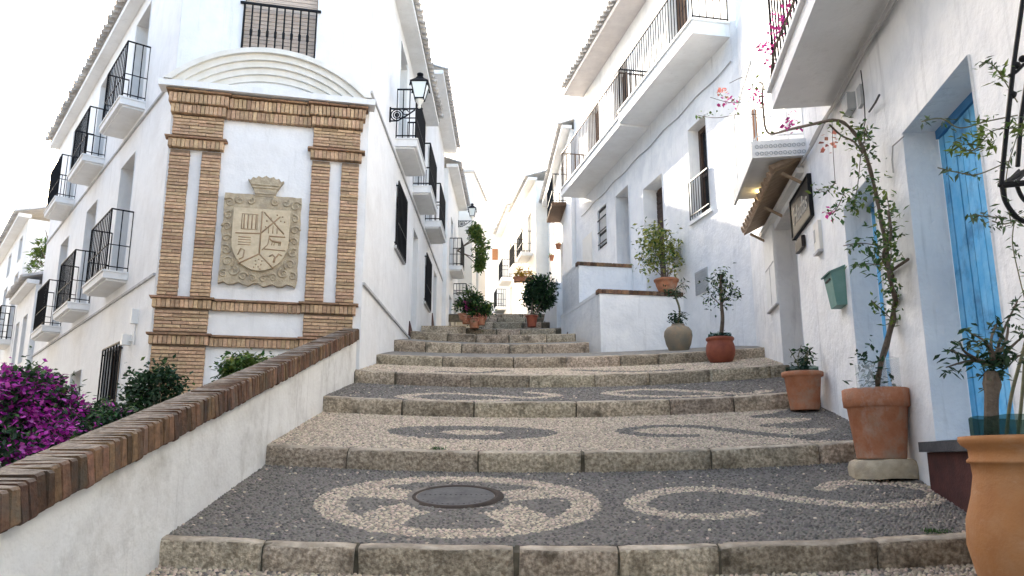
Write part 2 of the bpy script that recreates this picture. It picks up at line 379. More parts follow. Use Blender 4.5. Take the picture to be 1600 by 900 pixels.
for k in range(1, len(STEPS)):
    x = XL[k] - .04; xe = XR[k]
    while x < xe - .15:
        Ls = random.uniform(.5, 1.15) if k < 6 else random.uniform(.5, 1.0)
        x1 = min(x + Ls, xe)
        if xe - x1 < .25: x1 = xe
        sd += 1; kerb_stone(x + .008, x1 - random.choice((.003, .004, .006, .010, .022) if k < 7 else (.005, .02)), k, sd); x = x1

# pebble mosaics: light and dark river pebbles set in each tread
def polydist(X, Y, pts):
    d = np.full(X.shape, 9.)
    for (ax, ay), (bx, by) in zip(pts, pts[1:]):
        vx, vy = bx - ax, by - ay; l2 = vx * vx + vy * vy + 1e-9
        t = np.clip(((X - ax) * vx + (Y - ay) * vy) / l2, 0, 1)
        d = np.minimum(d, np.hypot(X - ax - t * vx, Y - ay - t * vy))
    return d
MANH = hit(712, 774, 1)
def smooth_px(pxs, k, n=8):
    P = [hit(a, b, k) for a, b in pxs]; out = []
    for i in range(len(P) - 1):
        p0, p1, p2, p3 = P[max(i - 1, 0)], P[i], P[i + 1], P[min(i + 2, len(P) - 1)]
        for j in range(n):
            t = j / n
            out.append(tuple(.5 * (2 * b + (c - a) * t + (2 * a - 5 * b + 4 * c - d) * t * t + (3 * b - a - 3 * c + d) * t ** 3) for a, b, c, d in zip(p0, p1, p2, p3)))
    return out + [P[-1]]
def is_light(k, X, Y):
    if k == 0: return rng.random(X.shape) < .93
    if k == 1:
        c = hit(717, 784, 1); rx = .965; ry = .80
        q = np.hypot((X - c[0]) / rx, (Y - c[1]) / ry); lt = (q < 1) & (q > .78)
        an = np.degrees(np.arctan2((Y - c[1]) / ry, (X - c[0]) / rx))
        for a0, bend in ((-140, 20), (-40, -20), (150, 15), (35, -15)):
            lt |= (q < .8) & (q > .36) & (np.abs(((an - a0 - bend * (q - .5) * 2) + 180) % 360 - 180) < 11 / np.maximum(q, .3))
        scr = smooth_px([(1170, 800), (1090, 806), (1005, 795), (1000, 778), (1060, 764), (1140, 765), (1210, 774), (1290, 784), (1380, 789), (1450, 783), (1468, 770), (1430, 758), (1370, 753), (1310, 754), (1290, 762)], 1)
        lt |= polydist(X, Y, scr) < .075
        return lt
    if k == 2:
        c = hit(738, 675, 2); q = np.hypot((X - c[0]) / .80, (Y - c[1]) / .42); dk = (q < 1) & (q > .36)
        scr = smooth_px([(1080, 680), (1010, 679), (975, 672), (1030, 665), (1100, 667), (1170, 675), (1240, 681), (1300, 676), (1310, 666), (1260, 661), (1200, 664)], 2)
        dk |= polydist(X, Y, scr) < .085
        dk |= (X > hit(1265, 670, 2)[0] + .25 * np.sin(Y * 9))
        return ~dk
    if k == 3:
        lt = np.zeros(X.shape, bool)
        for pts in ([(790, 624), (700, 626), (630, 619), (690, 614), (760, 617), (830, 621), (868, 617), (830, 613)], [(1120, 617), (1030, 619), (950, 614), (1010, 608), (1090, 611), (1160, 615), (1195, 610)]):
            lt |= polydist(X, Y, smooth_px(pts, 3)) < .095
        return lt
    if k == 4:
        lt = np.ones(X.shape, bool)
        for pts in ([(690, 580), (740, 582), (790, 579)], [(900, 578), (990, 580), (1060, 577)]): lt &= ~(polydist(X, Y, smooth_px(pts, 4)) < .10)
        return lt
for k in range(0, 5):
    sp = .0245 if k < 3 else .034
    Y0 = STEPS[k][0] + .095; Y1 = STEPS[k + 1][0] + .01
    if k == 0: Y0 = 3.5
    xl, xr = XL[k] - .02, XR[k] + .15
    gx, gy = np.meshgrid(np.arange(xl, xr, sp * 1.15), np.arange(Y0, Y1, sp * .82))
    gx[1::2] += sp * .57
    X = (gx + rng.normal(0, sp * .24, gx.shape)).ravel(); Y = (gy + rng.normal(0, sp * .20, gx.shape)).ravel()
    keep = Y < Y1
    if k == 1: keep &= np.hypot(X - MANH[0], Y - MANH[1]) > .345
    X, Y = X[keep], Y[keep]; lt = is_light(k, X, Y)
    flip = rng.random(X.shape) < .02; lt = lt ^ flip
    Z = np.array([ztread(a, min(b_, STEPS[k + 1][0] - .001)) for a, b_ in zip(X, Y)]) + CZ
    for name, sel, mat in (('light_pebbles', lt, 'pebble_light'), ('dark_pebbles', ~lt, 'pebble_dark')):
        x, y, z = X[sel], Y[sel], Z[sel]; n = len(x)
        if n == 0: continue
        gk = 1.1 if name[0] == 'l' else 1.0; rx = sp * rng.uniform(.46, .72, n) * gk; ry = sp * rng.uniform(.30, .48, n) * gk; th = rng.normal(0, .5, n); hh = rng.uniform(.0045, .0085, n)
        zo = rng.normal(0, .0016, n); tx = rng.normal(0, .12, n); ty = rng.normal(0, .12, n)
        V = np.zeros((n, 11, 3)); 
        for j in range(6):
            q = j * math.pi / 3
            ex, ey = rx * math.cos(q), ry * math.sin(q); V[:, j, 0] = x + ex * np.cos(th) - ey * np.sin(th); V[:, j, 1] = y + ex * np.sin(th) + ey * np.cos(th); V[:, j, 2] = z - .014
        for j in range(4):
            q = j * math.pi / 2 + .5
            ex, ey = rx * .62 * math.cos(q), ry * .62 * math.sin(q); V[:, 6 + j, 0] = x + ex * np.cos(th) - ey * np.sin(th); V[:, 6 + j, 1] = y + ex * np.sin(th) + ey * np.cos(th)
            V[:, 6 + j, 2] = z + zo + hh * .6 - .006 + ex * tx + ey * ty
        V[:, 10, 0] = x; V[:, 10, 1] = y; V[:, 10, 2] = z + zo + hh - .006
        base = [(0, 1, 6), (1, 7, 6), (1, 2, 7), (2, 3, 7), (3, 8, 7), (3, 4, 8), (4, 9, 8), (4, 5, 9), (5, 0, 9), (0, 6, 9), (6, 7, 10), (7, 8, 10), (8, 9, 10), (9, 6, 10)]
        Fc = (np.array(base)[None] + (np.arange(n) * 11)[:, None, None]).reshape(-1, 3)
        me = bpy.data.meshes.new(name); me.from_pydata(V.reshape(-1, 3).tolist(), [], Fc.tolist()); me.materials.append(M[mat])
        me.polygons.foreach_set('use_smooth', [True] * len(me.polygons)); me.update()
        tag(link(name, me, street), kind='stuff')

# manhole cover
mx, my = MANH; mz = CZ + ztread(mx, my) - .004
slp = math.atan((STEPS[2][1] - RISE[2] - STEPS[1][1]) / (STEPS[2][0] - STEPS[1][0]))
mh = thing('manhole_cover', 'round iron manhole cover set in the pebble mosaic of the first tread', 'manhole cover', (mx, my, mz))
def tilt(mb):
    rm = Matrix.Rotation(slp, 4, 'X') @ Matrix.Diagonal((.9, .9, .7, 1))
    mb.v = [tuple(rm @ Vector(p) + Vector((mx, my, mz))) for p in mb.v]; return mb
mb = MB(); mb.lathe([(.30, -.03), (.30, .004), (.0, .004)], (0, 0, 0), 40)
tilt(mb).build('lid', 'manhole', mh)
mb = MB()
for i in range(-6, 7):
    h = math.sqrt(max(0, .27 ** 2 - (i * .04) ** 2))
    for (a, b) in ((-h, -.02), (.02, h)):
        if b - a > .03: mb.box((i * .04 - .008, a, .003), (.016, 0, 0), (0, b - a, 0), (0, 0, .006))
tilt(mb).build('raised_ribs', 'manhole', mh)
mb = MB(); mb.lathe([(.31, -.02), (.31, .008), (.335, .010), (.34, .002), (.375, .002), (.378, -.02)], (0, 0, 0), 40)
tilt(mb).build('rim', 'manhole_rim', mh, True)

# ------------------------------------------------------------------ bricks
def brick_mesh(seed, mat):
    rr = random.Random(seed); e = .09
    def j(a): return a + rr.uniform(-.035, .035)
    P = []
    for z in (-.5, .5):
        for (x, y) in ((-.5, -.5), (.5, -.5), (.5, .5), (-.5, .5)):
            P.append(Vector((j(x), j(y), j(z))))
    # bevelled front (y = -.5) so that joints read
    V = [Vector(p) for p in P]; 
    fr = [0, 1, 5, 4]; c = sum((P[i] for i in fr), Vector()) / 4
    for i in fr: V.append(P[i] + (c - P[i]) * .14 + Vector((0, -.05, 0)))
    F = [(0, 3, 2, 1), (4, 5, 6, 7), (1, 2, 6, 5), (2, 3, 7, 6), (3, 0, 4, 7), (0, 1, 9, 8), (1, 5, 10, 9), (5, 4, 11, 10), (4, 0, 8, 11), (8, 9, 10, 11)]
    me = bpy.data.meshes.new('brick'); me.from_pydata([tuple(p) for p in V], [], F); me.materials.append(M[mat]); me.update(); return me
BRK = [brick_mesh(i, 'brick') for i in range(5)]; CAPB = [brick_mesh(i + 20, 'brick_cap') for i in range(5)]; LEDG = [brick_mesh(i + 40, 'brick_ledge') for i in range(3)]
def brick_at(f, s0, s1, z0, z1, d0, d1, parent, name='brick', pool=None):
    u, n = f.u * f.k, f.n * f.k; c = f.W((s0 + s1) / 2, (z0 + z1) / 2, (d0 + d1) / 2 + random.uniform(-.004, .004))
    mw = Matrix(((u.x * (s1 - s0), -n.x * (d1 - d0), 0, c.x), (u.y * (s1 - s0), -n.y * (d1 - d0), 0, c.y), (0, 0, (z1 - z0) * f.k, c.z), (0, 0, 0, 1)))
    return link(name, random.choice(pool or BRK), parent, mw)

# ------------------------------------------------------------------ left parapet with brick coping
par = thing('parapet_wall', 'sloping white parapet wall topped with a brick coping beside the steps', 'wall', PAR.W(2, -1))
def cap_z(s): return -.26 + (1.53 + .26) / (5.9 + 1.56) * (s + 1.56)     # underside of coping on the street side
S0, S1p = -5.5, 6.0; TH = .22
mb = MB(); n = 46
for i in range(n):
    a, b = S0 + (S1p - S0) * i / n, S0 + (S1p - S0) * (i + 1) / n
    nz = lambda s, z: .010 * noise.noise(Vector((s * 1.3, z * 1.3, 3)))
    rows = [-1.6, -1.1, -.7, -.4, -.2, 0]
    for r0, r1 in zip(rows, rows[1:]):
        mb.quad(PAR.W(a, cap_z(a) + r0, nz(a, r0)), PAR.W(b, cap_z(b) + r0, nz(b, r0)), PAR.W(b, cap_z(b) + r1, nz(b, r1)), PAR.W(a, cap_z(a) + r1, nz(a, r1)))
    mb.quad(PAR.W(a, cap_z(a) - 1.6, -TH), PAR.W(b, cap_z(b) - 1.6, -TH), PAR.W(b, cap_z(b), -TH), PAR.W(a, cap_z(a), -TH))
mb.quad(PAR.W(S1p, cap_z(S1p) - 1.6, 0), PAR.W(S1p, cap_z(S1p) - 1.6, -TH), PAR.W(S1p, cap_z(S1p), -TH), PAR.W(S1p, cap_z(S1p), 0))
mb.build('wall', 'plaster_parapet', par)
mb = MB(); nC = 60; V = []; F = []
for i in range(nC + 1):          # mortar bed and worn top of the coping
    s = S0 + (S1p - S0) * i / nC
    for j, (d, h) in enumerate(((.012, .0), (.014, .128), (.0, .142), (-.06, .147), (-.14, .147), (-.235, .135), (-.235, 0))):
        V.append(PAR.W(s, cap_z(s) + h + (.010 * noise.noise(Vector((s * 7, d * 20, 0))) if 1 < j < 5 else 0), d))
for i in range(nC):
    for j in range(6): F.append((i * 7 + j, (i + 1) * 7 + j, (i + 1) * 7 + j + 1, i * 7 + j + 1))
    F.append((i * 7 + 6, (i + 1) * 7 + 6, (i + 1) * 7, i * 7))
F.append(tuple(nC * 7 + j for j in range(7)))
mb.add(V, F); cap = mb.build('coping', 'cap_top', par)
sl_c = math.atan(1.79 / 7.46); s = -2.6; nb = 0
while s < 5.92:
    wdt = random.uniform(.044, .064)
    uu = (PAR.u * math.cos(sl_c) + Vector((0, 0, math.sin(sl_c)))); up = (Vector((0, 0, 1)) * math.cos(sl_c) - PAR.u * math.sin(sl_c)); nn = -PAR.n
    h = random.uniform(.150, .156); DB = .20; c = PAR.W(s + wdt / 2, cap_z(s + wdt / 2) + .082, -DB / 2 + .034) + PAR.n * random.uniform(-.006, .006)
    mw = Matrix(((uu.x * wdt, nn.x * DB, up.x * h, c.x), (uu.y * wdt, nn.y * DB, up.y * h, c.y), (uu.z * wdt, nn.z * DB, up.z * h, c.z), (0, 0, 0, 1)))
    link('brick', random.choice(CAPB), cap, mw); s += wdt + random.uniform(.004, .008)

# ------------------------------------------------------------------ generic building pieces
def railing(mb, f, s0, s1, z, p, h, gap=.11, t=.014, mid=True, sides=True, belly=0, inset=.03):
    a0, a1, d1 = s0 + inset, s1 - inset, p - inset
    path = [(a0, .0), (a0, d1), (a1, d1), (a1, .0)] if sides else [(a0, d1), (a1, d1)]
    for (q, e), (r_, g_) in zip(path, path[1:]):
        L = math.hypot(r_ - q, g_ - e); n = max(1, round(L / gap))
        mb.bar(f.W(q, z + h, e), f.W(r_, z + h, g_), t * 1.7); mb.bar(f.W(q, z + .06, e), f.W(r_, z + .06, g_), t * 1.3)
        if mid: mb.bar(f.W(q, z + h * .42, e), f.W(r_, z + h * .42, g_), t * 1.1)
        for i in range(n + 1):
            x, y = q + (r_ - q) * i / n, e + (g_ - e) * i / n
            mb.bar(f.W(x, z - .01, y), f.W(x, z + h, y), t * (1.5 if i in (0, n) else 1))
    return mb
def balcony(parent, f, s0, s1, z, p, h=.92, th=.12, mats=('plaster', 'iron'), gap=.11, mid=True, plain=False, t=.014):
    mb = MB(); f.box(mb, s0, s1, z - th, z - .025, -.02, p); f.box(mb, s0 - .015, s1 + .015, z - .024, z, -.02, p + .018)
    if not plain: f.box(mb, s0 + .04, s1 - .04, z - th - .03, z - th - .002, -.02, p - .05)
    b = mb.build('balcony', mats[0], parent)
    railing(MB(), f, s0, s1, z, p, h, gap, t, mid=mid).build('railing', mats[1], b); return b
def panel_door(parent, f, h, rd, mat='wood_dark', name='door', glass=False):
    a0, a1, b0, b1 = h; mb = MB(); f.box(mb, a0, a1, b0, b1, -rd - .05, -rd); d = mb.build(name, mat, parent)
    mb = MB()
    for x0, x1 in ((a0 + .06, (a0 + a1) / 2 - .02), ((a0 + a1) / 2 + .02, a1 - .06)):
        k = max(2, int((b1 - b0) / .5))
        for i in range(k):
            y0 = b0 + .07 + (b1 - b0 - .1) * i / k; y1 = b0 + (b1 - b0 - .03) * (i + 1) / k - .03
            f.box(mb, x0 + .03, x1 - .03, y0, y1, -rd + .002, -rd + .016)
    mb.build('pane' if glass else 'door_panel', 'window_glass' if glass else mat, d); return d
def grille_window(parent, f, h, out=.06, nb=6, frame='iron', back='dark_room', sill=True):
    a0, a1, b0, b1 = h; mb = MB(); f.box(mb, a0, a1, b0, b1, -.13, -.12); wn = mb.build('window', 'window_glass', parent)
    mb = MB()
    for i in range(nb + 1): x = a0 - .03 + (a1 - a0 + .06) * i / nb; mb.bar(f.W(x, b0 - .03, out), f.W(x, b1 + .03, out), .018)
    for q in (b0 - .03, b0 + (b1 - b0) * .36, b1 + .03): mb.bar(f.W(a0 - .03, q, out), f.W(a1 + .03, q, out), .022)
    for q in (b0 + .05, b1 - .05):
        for x in (a0 - .03, a1 + .03): mb.bar(f.W(x, q, out), f.W(x, q, -.03), .02)
    mb.build('grille', frame, wn)
    mb = MB()
    for (x0, x1, y0, y1) in ((a0, a0 + .06, b0, b1), (a1 - .06, a1, b0, b1), (a0 + .06, a1 - .06, b1 - .06, b1), (a0 + .06, a1 - .06, b0, b0 + .06), ((a0 + a1) / 2 - .03, (a0 + a1) / 2 + .03, b0 + .06, b1 - .06)): f.box(mb, x0, x1, y0, y1, -.118, -.08)
    mb.build('frame', 'wood_dark', wn)
    if sill: mb = MB(); f.box(mb, a0 - .06, a1 + .06, b0 - .06, b0 - .004, -.05, .05); mb.build('sill', 'belt', wn)
    return wn
def tile_mesh(mat, L=.42, r=.085):
    V = []; F = []; n = 7
    for (y, rr) in ((0, r), (L, r * .82)):
        for q in (1, .82):
            for k in range(n): a = math.pi * k / (n - 1); V.append((math.cos(a) * rr * q, y, math.sin(a) * rr * q))
    for k in range(n - 1):
        F += [(k, k + 1, 2 * n + k + 1, 2 * n + k), (n + k, 3 * n + k, 3 * n + k + 1, n + k + 1), (k, n + k, n + k + 1, k + 1)]
    me = bpy.data.meshes.new('roof_tile'); me.from_pydata(V, [], F); me.materials.append(M[mat]); me.polygons.foreach_set('use_smooth', [True] * len(F)); me.update(); return me
TILE = tile_mesh('tile'); TILER = tile_mesh('tile_red')
def eave(parent, f, s0, s1, z, p, depth=4.0, indiv=True, pitch=.20, th=.10, soff='plaster', slope=.33):
    mb = MB(); f.box(mb, s0, s1, z, z + th, -.05, p - .04)
    mb.mi = 1
    for q, dd in ((0, 0),):
        mb.quad(f.W(s0, z + th + .012, p - .02), f.W(s1, z + th + .012, p - .02), f.W(s1, z + th + slope * (depth + p), -depth), f.W(s0, z + th + slope * (depth + p), -depth))
    roof = mb.build('roof', [soff, 'tile_far'], parent)
    n = int((s1 - s0) / pitch); a = math.atan(slope); nn = -f.n
    yy = nn * math.cos(a) + Vector((0, 0, math.sin(a))); zz = Vector((0, 0, math.cos(a))) - nn * math.sin(a)
    if indiv:
        for i in range(n):
            x = s0 + pitch * (i + .5); c = f.W(x, z + th + .03 + random.uniform(-.008, .008), p + .06 + random.uniform(-.02, .02))
            link('roof_tile', TILE, roof, Matrix(((f.u.x, yy.x, zz.x, c.x), (f.u.y, yy.y, zz.y, c.y), (f.u.z, yy.z, zz.z, c.z), (0, 0, 0, 1))))
    mb = MB()
    for i in range(n):
        for row in range(0 if not indiv else 1, 5):
            x = s0 + pitch * (i + .5); c = f.W(x, z + th + .03, p + .06) + yy * (.36 * row)
            V = [];
            for (y, rr) in ((0, .085), (.40, .07)):
                for k in range(5): q = math.pi * k / 4; V.append(c + f.u * math.cos(q) * rr + zz * math.sin(q) * rr + yy * y)
            mb.add(V, [(k, k + 1, 6 + k, 5 + k) for k in range(4)])
    t = mb.build('tile_courses', 'tile_far', roof, True); tag(t, kind='stuff')
    return roof
def belt(parent, f, s0, s1, z, t=.035, p=.03, name='belt_course'):
    mb = MB(); f.box(mb, s0, s1, z - t, z, -.01, p); return mb.build(name, 'belt', parent)

# ------------------------------------------------------------------ corner house with the coat of arms
house = thing('corner_house', 'white corner house with a brick-framed stone coat of arms on its chamfered front', 'house', A_ - Vector((0, 0, 2)))
EAVE1 = 7.55
mb = MB()
up_doors = [(1.67 + .28 + 2.87 * i, 1.67 + 1.25 + 2.87 * i, 5.36, 7.25, .22) for i in range(3)]
lo_doors = [(1.65 + .30 + 2.80 * i, 1.65 + 1.27 + 2.80 * i, 2.64 - .03 * i, 4.66 - .05 * i, .22) for i in range(3)]
gwin = (1.50, 2.55, .35, 1.58, .14); gdoor = (4.42, 5.42, -.62, 1.48, .30)
L1.wall(mb, 0, 10.9, -1.2, EAVE1 + .1, up_doors + lo_doors + [gwin, gdoor, (8.0, 8.7, .3, 1.5, .2)])
fwin = (-1.82, -.80, 5.46, 7.25, .13)
FACE.wall(mb, -LEN_F, 0, -1.2, EAVE1 + .4, [fwin])
EAVE2 = 7.90
l2w = [(2.80, 3.92, 3.65, 4.80, .14), (7.72, 8.85, 3.62, 4.76, .14), (5.35, 6.2, 2.15, 4.72, .28), (9.9, 10.7, 3.3, 4.9, .22)]
l2d = [(2.82 + 2.5 * i, 3.75 + 2.5 * i, 5.56, 7.6, .22) for i in range(3)]
L2.wall(mb, 0, 7.4, -.5, EAVE2, [h for h in l2w + l2d if h[1] < 7.3])
L2.wall(mb, 7.4, 12.6, .5, 9.3, [h for h in l2w + l2d if h[0] > 7.4])
pA = L1.W(10.9, 0); pB = L2.W(12.6, 0)
for (a, b, zt) in ((L1.W(10.9, -1.2), L1.W(10.9, -1.2, -8), 7.65), (L2.W(12.6, .5), L2.W(12.6, .5, -8), 9.3), (L2.W(7.4, 7.4), L2.W(7.4, 7.4, -6), 9.3)):
    mb.quad(a, b, Vector((b.x, b.y, CZ + zt)), Vector((a.x, a.y, CZ + zt)))
q4 = [L2.W(12.6, 0), L1.W(10.9, 0)]
mb.quad(*[Vector((p_.x, p_.y, CZ + z_)) for p_, z_ in ((q4[0], -1.2), (q4[1], -1.2), (q4[1], 7.7), (q4[0], 9.3))])
mb.quad(*[Vector((p_.x, p_.y, CZ + 7.5)) for p_ in (A_, C0, q4[0], q4[1])])
wall = mb.build('wall', 'plaster', house)
for h in up_doors + lo_doors: panel_door(house, L1, h[:4], h[4], 'wood_brown', 'balcony_door', True)
for h in l2d: panel_door(house, L2, h[:4], h[4], 'wood_brown', 'balcony_door', True)
grille_window(house, L1, gwin[:4], .05, 6); panel_door(house, L1, gdoor[:4], .3, 'wood_brown'); panel_door(house, L1, (8.0, 8.7, .3, 1.5), .2, 'wood_brown', 'window', True)
grille_window(house, L2, l2w[0][:4], .05, 7); grille_window(house, L2, l2w[1][:4], .05, 7)
panel_door(house, L2, l2w[2][:4], .28, 'wood_dark'); panel_door(house, L2, l2w[3][:4], .22, 'wood_dark')
for i in range(3):
    balcony(house, L1, 1.67 + 2.87 * i, 1.67 + 2.87 * i + 1.46, 5.38 - .03 * i, .36, .93, gap=.13, t=.011)
    balcony(house, L1, 1.65 + 2.80 * i, 1.65 + 2.80 * i + 1.50, 2.67 - .04 * i, .33, .93, gap=.13, t=.011)
    balcony(house, L2, 2.54 + 2.5 * i, 2.54 + 2.5 * i + 1.5, 5.55, .38, .95, .15)
belt(house, L1, .02, 10.9, 5.12); belt(house, L1, .02, 10.9, 2.36); belt(house, L2, .02, 12.6, 5.23); belt(house, L2, .02, 5.2, 2.37)
mb = MB()       # maroon dado wedges where the pavement climbs along the wall
for s_, z_, wd, hh in ((5.0, 2.34, .95, .36), (9.6, 3.2, .9, .5)):
    mb.prism([L2.W(s_, z_, 0), L2.W(s_ + wd, z_ + .1, 0), L2.W(s_ + .1, z_ + hh, 0)], L2.n * .02)
mb.build('dado', 'maroon', house)
eave(house, L1, -.3, 11.0, EAVE1, .24, 4); eave(house, L2, -.3, 7.4, EAVE2, .34, 4); eave(house, L2, 7.4, 12.7, 9.3, .42, 4, False); eave(house, FACE, -LEN_F - .2, .2, EAVE1 + .4, .3, 3, False)  # the eave over the chamfered front is out of view, added for shading
mb = MB()       # electric meter conduit with a small fitting on the side wall
L1.box(mb, .72, .82, 1.78, 1.98, 0, .09); L1.box(mb, 1.0, 1.12, 1.52, 1.66, 0, .12); mb.tube([L1.W(.77, 1.5, .02), L1.W(.77, 1.8, .02)], .012); mb.tube([L1.W(.77, 1.55, .02), L1.W(1.05, 1.58, .03)], .010)
mb.build('wall_fitting', 'white_paint', house)

# barred window over the pediment, with a slatted roller blind
mb = MB(); FACE.box(mb, fwin[0], fwin[1], fwin[2], fwin[3], -.16, -.13); bw = mb.build('window', 'wood_brown', house)
for i in range(30):
    mb = MB(); z0 = fwin[2] + .06 * i; FACE.box(mb, fwin[0] + .012, fwin[1] - .012, z0 + .004, z0 + .056, -.125, -.10); mb.build('blind_slat', 'blind', bw)
mb = MB()
for i in range(10): x = fwin[0] + .01 + (fwin[1] - fwin[0] - .02) * i / 9; mb.bar(FACE.W(x, 5.40, .03), FACE.W(x, 6.36, .03), .017)
mb.bar(FACE.W(fwin[0] - .05, 6.36, .03), FACE.W(fwin[1] + .05, 6.36, .03), .03)
for i in range(1, 9): x = fwin[0] + .01 + (fwin[1] - fwin[0] - .02) * i / 9; mb.bar(FACE.W(x, 5.86, .03), FACE.W(x, 5.96, .03), .028)
mb.build('grille', 'iron', bw)

# brick portal: pilasters, capitals, entablature, sills
mb = MB(); f = FACE
PB = [(-2.61, -1.96), (-.76, -.11)]
for a, b in PB:
    w_ = .25 if a < -2 else .245
    for (x0, x1) in ((a, a + w_), (b - w_, b)): f.box(mb, x0 + .004, x1 - .004, 2.04, 4.06, .0, .044)
    f.box(mb, a + .004, b - .004, 4.215, 4.56, 0, .044); f.box(mb, a + .004, b - .004, -1.0, 1.42, 0, .046); f.box(mb, a + .004, b - .004, 1.56, 1.89, 0, .046)
for a, b in PB + [(-1.92, -.80)]:
    q_ = .045 if a == -1.92 else .075
    f.box(mb, a - .02, b + .02, 1.43, 1.54, .0, q_); f.box(mb, a - .02, b + .02, 1.90, 2.015, .0, q_); f.box(mb, a - .01, b + .01, 4.57, 4.85, .0, q_ + .02)
for a, b in PB: f.box(mb, a - .015, b + .015, 4.09, 4.21, .0, .08)
portal = mb.build('brick_portal', 'mortar', house)
cz = .0465
def courses(s0, s1, z0, z1, dep, nb):
    z = z0; row = 0
    while z + .03 < z1:
        if nb == 1: cuts = [s0, s1] if row % 3 else [s0, s0 + (s1 - s0) * random.choice((.45, .55)), s1]
        else:
            off = (row % 2) * .5; L = (s1 - s0) / nb; cuts = [s0] + [s0 + L * (i + off) for i in range(0 if off else 1, nb)] + [s1]
        for a, b in zip(cuts, cuts[1:]):
            brick_at(f, a + .003, b - .003, z + .0055, z + cz - .0045, -.01, dep + random.uniform(-.004, .006), portal)
        z += cz; row += 1
for a, b in PB:
    courses(a, a + .25, 2.06, 4.02, .062, 1); courses(b - .245, b, 2.06, 4.02, .062, 1)
    courses(a, b, 4.27, 4.55, .064, 3); courses(a, b, 1.585, 1.87, .064, 3)
courses(PB[0][0], PB[0][1], .60, 1.40, .064, 3)
def soldiers(s0, s1, z0, z1, dep, pitch=.056):
    n = max(1, round((s1 - s0) / pitch)); p = (s1 - s0) / n
    for i in range(n): brick_at(f, s0 + p * i + .003, s0 + p * (i + 1) - .003, z0, z1 + random.uniform(-.004, .003), -.01, dep, portal, 'soldier_brick')
def ledge(s0, s1, z, dep, t=.028):
    n = max(1, round((s1 - s0) / .28)); p = (s1 - s0) / n
    for i in range(n): brick_at(f, s0 + p * i + .002, s0 + p * (i + 1) - .002, z - t, z, -.01, dep, portal, 'ledge_tile', LEDG)
for a, b in PB:
    soldiers(a - .03, b + .03, 4.085, 4.20, .10); ledge(a - .07, b + .07, 4.235, .13)
    soldiers(a - .035, b + .035, 1.895, 2.005, .095); ledge(a - .065, b + .065, 2.04, .125)
    soldiers(a - .035, b + .035, 1.42, 1.53, .095); ledge(a - .065, b + .065, 1.565, .125)
    soldiers(a - .03, b + .03, 4.565, 4.685, .125); soldiers(a - .06, b + .06, 4.70, 4.835, .165); ledge(a - .09, b + .09, 4.875, .20)
m0, m1 = PB[0][1], PB[1][0]
soldiers(m0 + .04, m1 - .04, 1.885, 1.995, .062); ledge(m0 + .07, m1 - .07, 2.03, .092)
soldiers(m0 + .04, m1 - .04, 1.41, 1.52, .062); ledge(m0 + .07, m1 - .07, 1.555, .092)
soldiers(m0 + .035, m1 - .035, 4.56, 4.68, .085); soldiers(m0 + .065, m1 - .065, 4.695, 4.83, .125); ledge(m0 + .095, m1 - .095, 4.87, .165)
# white cornice slab and segmental pediment with receding mouldings
mb = MB(); f.box(mb, -2.80, .07, 4.888, 4.975, -.0, .25)
corn = mb.build('cornice', 'plaster', house)
mb = MB()
def arc(t, k):     # k shrinks the arc inwards
    x0, x1 = -2.74 + k * 1.15, .02 - k * 1.15; H = .60 - k * .78; zc = 4.977
    Lh = (x1 - x0) / 2; Rr = (Lh * Lh + H * H) / (2 * H); c = (x0 + x1) / 2; a = math.asin(min(1, Lh / Rr))
    q = -a + 2 * a * t; return c + Rr * math.sin(q), zc + Rr * math.cos(q) - (Rr - H)
ks = [0, .09, .09, .20, .20, .31, .31, .42, .42, .54, .54]; ds = [.27, .27, .215, .215, .17, .17, .125, .125, .085, .085, .05]; N = 36; V = []; F = []
for i in range(N + 1):
    V.append(f.W(*arc(i / N, 0), 0))
    for k, d in zip(ks, ds): V.append(f.W(*arc(i / N, k), d))
m_ = len(ks) + 1
for i in range(N):
    for j in range(m_ - 1): F.append((i * m_ + j, (i + 1) * m_ + j, (i + 1) * m_ + j + 1, i * m_ + j + 1))
mb.add(V, F); mb.mi = 1; mb.add([f.W(*arc(i / N, .54), .05) for i in range(N + 1)], [tuple(range(N + 1))])
mb.build('pediment', ['moulding', 'plaster'], house)
mb = MB(); s_, z_ = f.P(353, 557); f.box(mb, s_, s_ + .62, z_ - .5, z_, 0, .02); mb.build('tile_plaque', 'stone_light', house)

# carved stone coat of arms
crest = None
mb = MB(); cs0, cs1, cz0, cz1 = -1.87, -.87, 2.25, 3.49; out = []
def edge(n, a, b):
    for i in range(n): t = i / n; out.append((a[0] + (b[0] - a[0]) * t, a[1] + (b[1] - a[1]) * t))
edge(16, (cs0, cz0), (cs1, cz0)); edge(14, (cs1, cz0), (cs1, cz1)); edge(16, (cs1, cz1), (cs0, cz1)); edge(14, (cs0, cz1), (cs0, cz0))
pts = []
for i, (x, z) in enumerate(out):
    j = .022 * noise.noise(Vector((x * 9, z * 9, 1))) + (.018 * math.sin(i * 1.9) if z < cz0 + .01 else 0)
    pts.append(f.W(x + (j if x in (cs0, cs1) else 0), z + (j if z in (cz0, cz1) else 0), 0))
mb.prism(pts, f.n * .075); crest = mb.build('coat_of_arms', 'stone', house); tag(crest, 'carved tan stone slab with a quartered shield under a crown')
SC, SZ1, SZ0 = -1.372, 3.285, 2.43; SW = .365
def shield(k, n=14):
    w_ = SW * k; top = SZ1 - (1 - k) * .3; P = [(SC - w_, top), (SC + w_, top)]; zb = SZ0 + (1 - k) * .3; zs = zb + w_ * 1.12
    for i in range(n + 1): q = math.pi * i / n; P.append((SC + w_ * math.cos(q), zs - (zs - zb) * math.sin(q)))
    return P
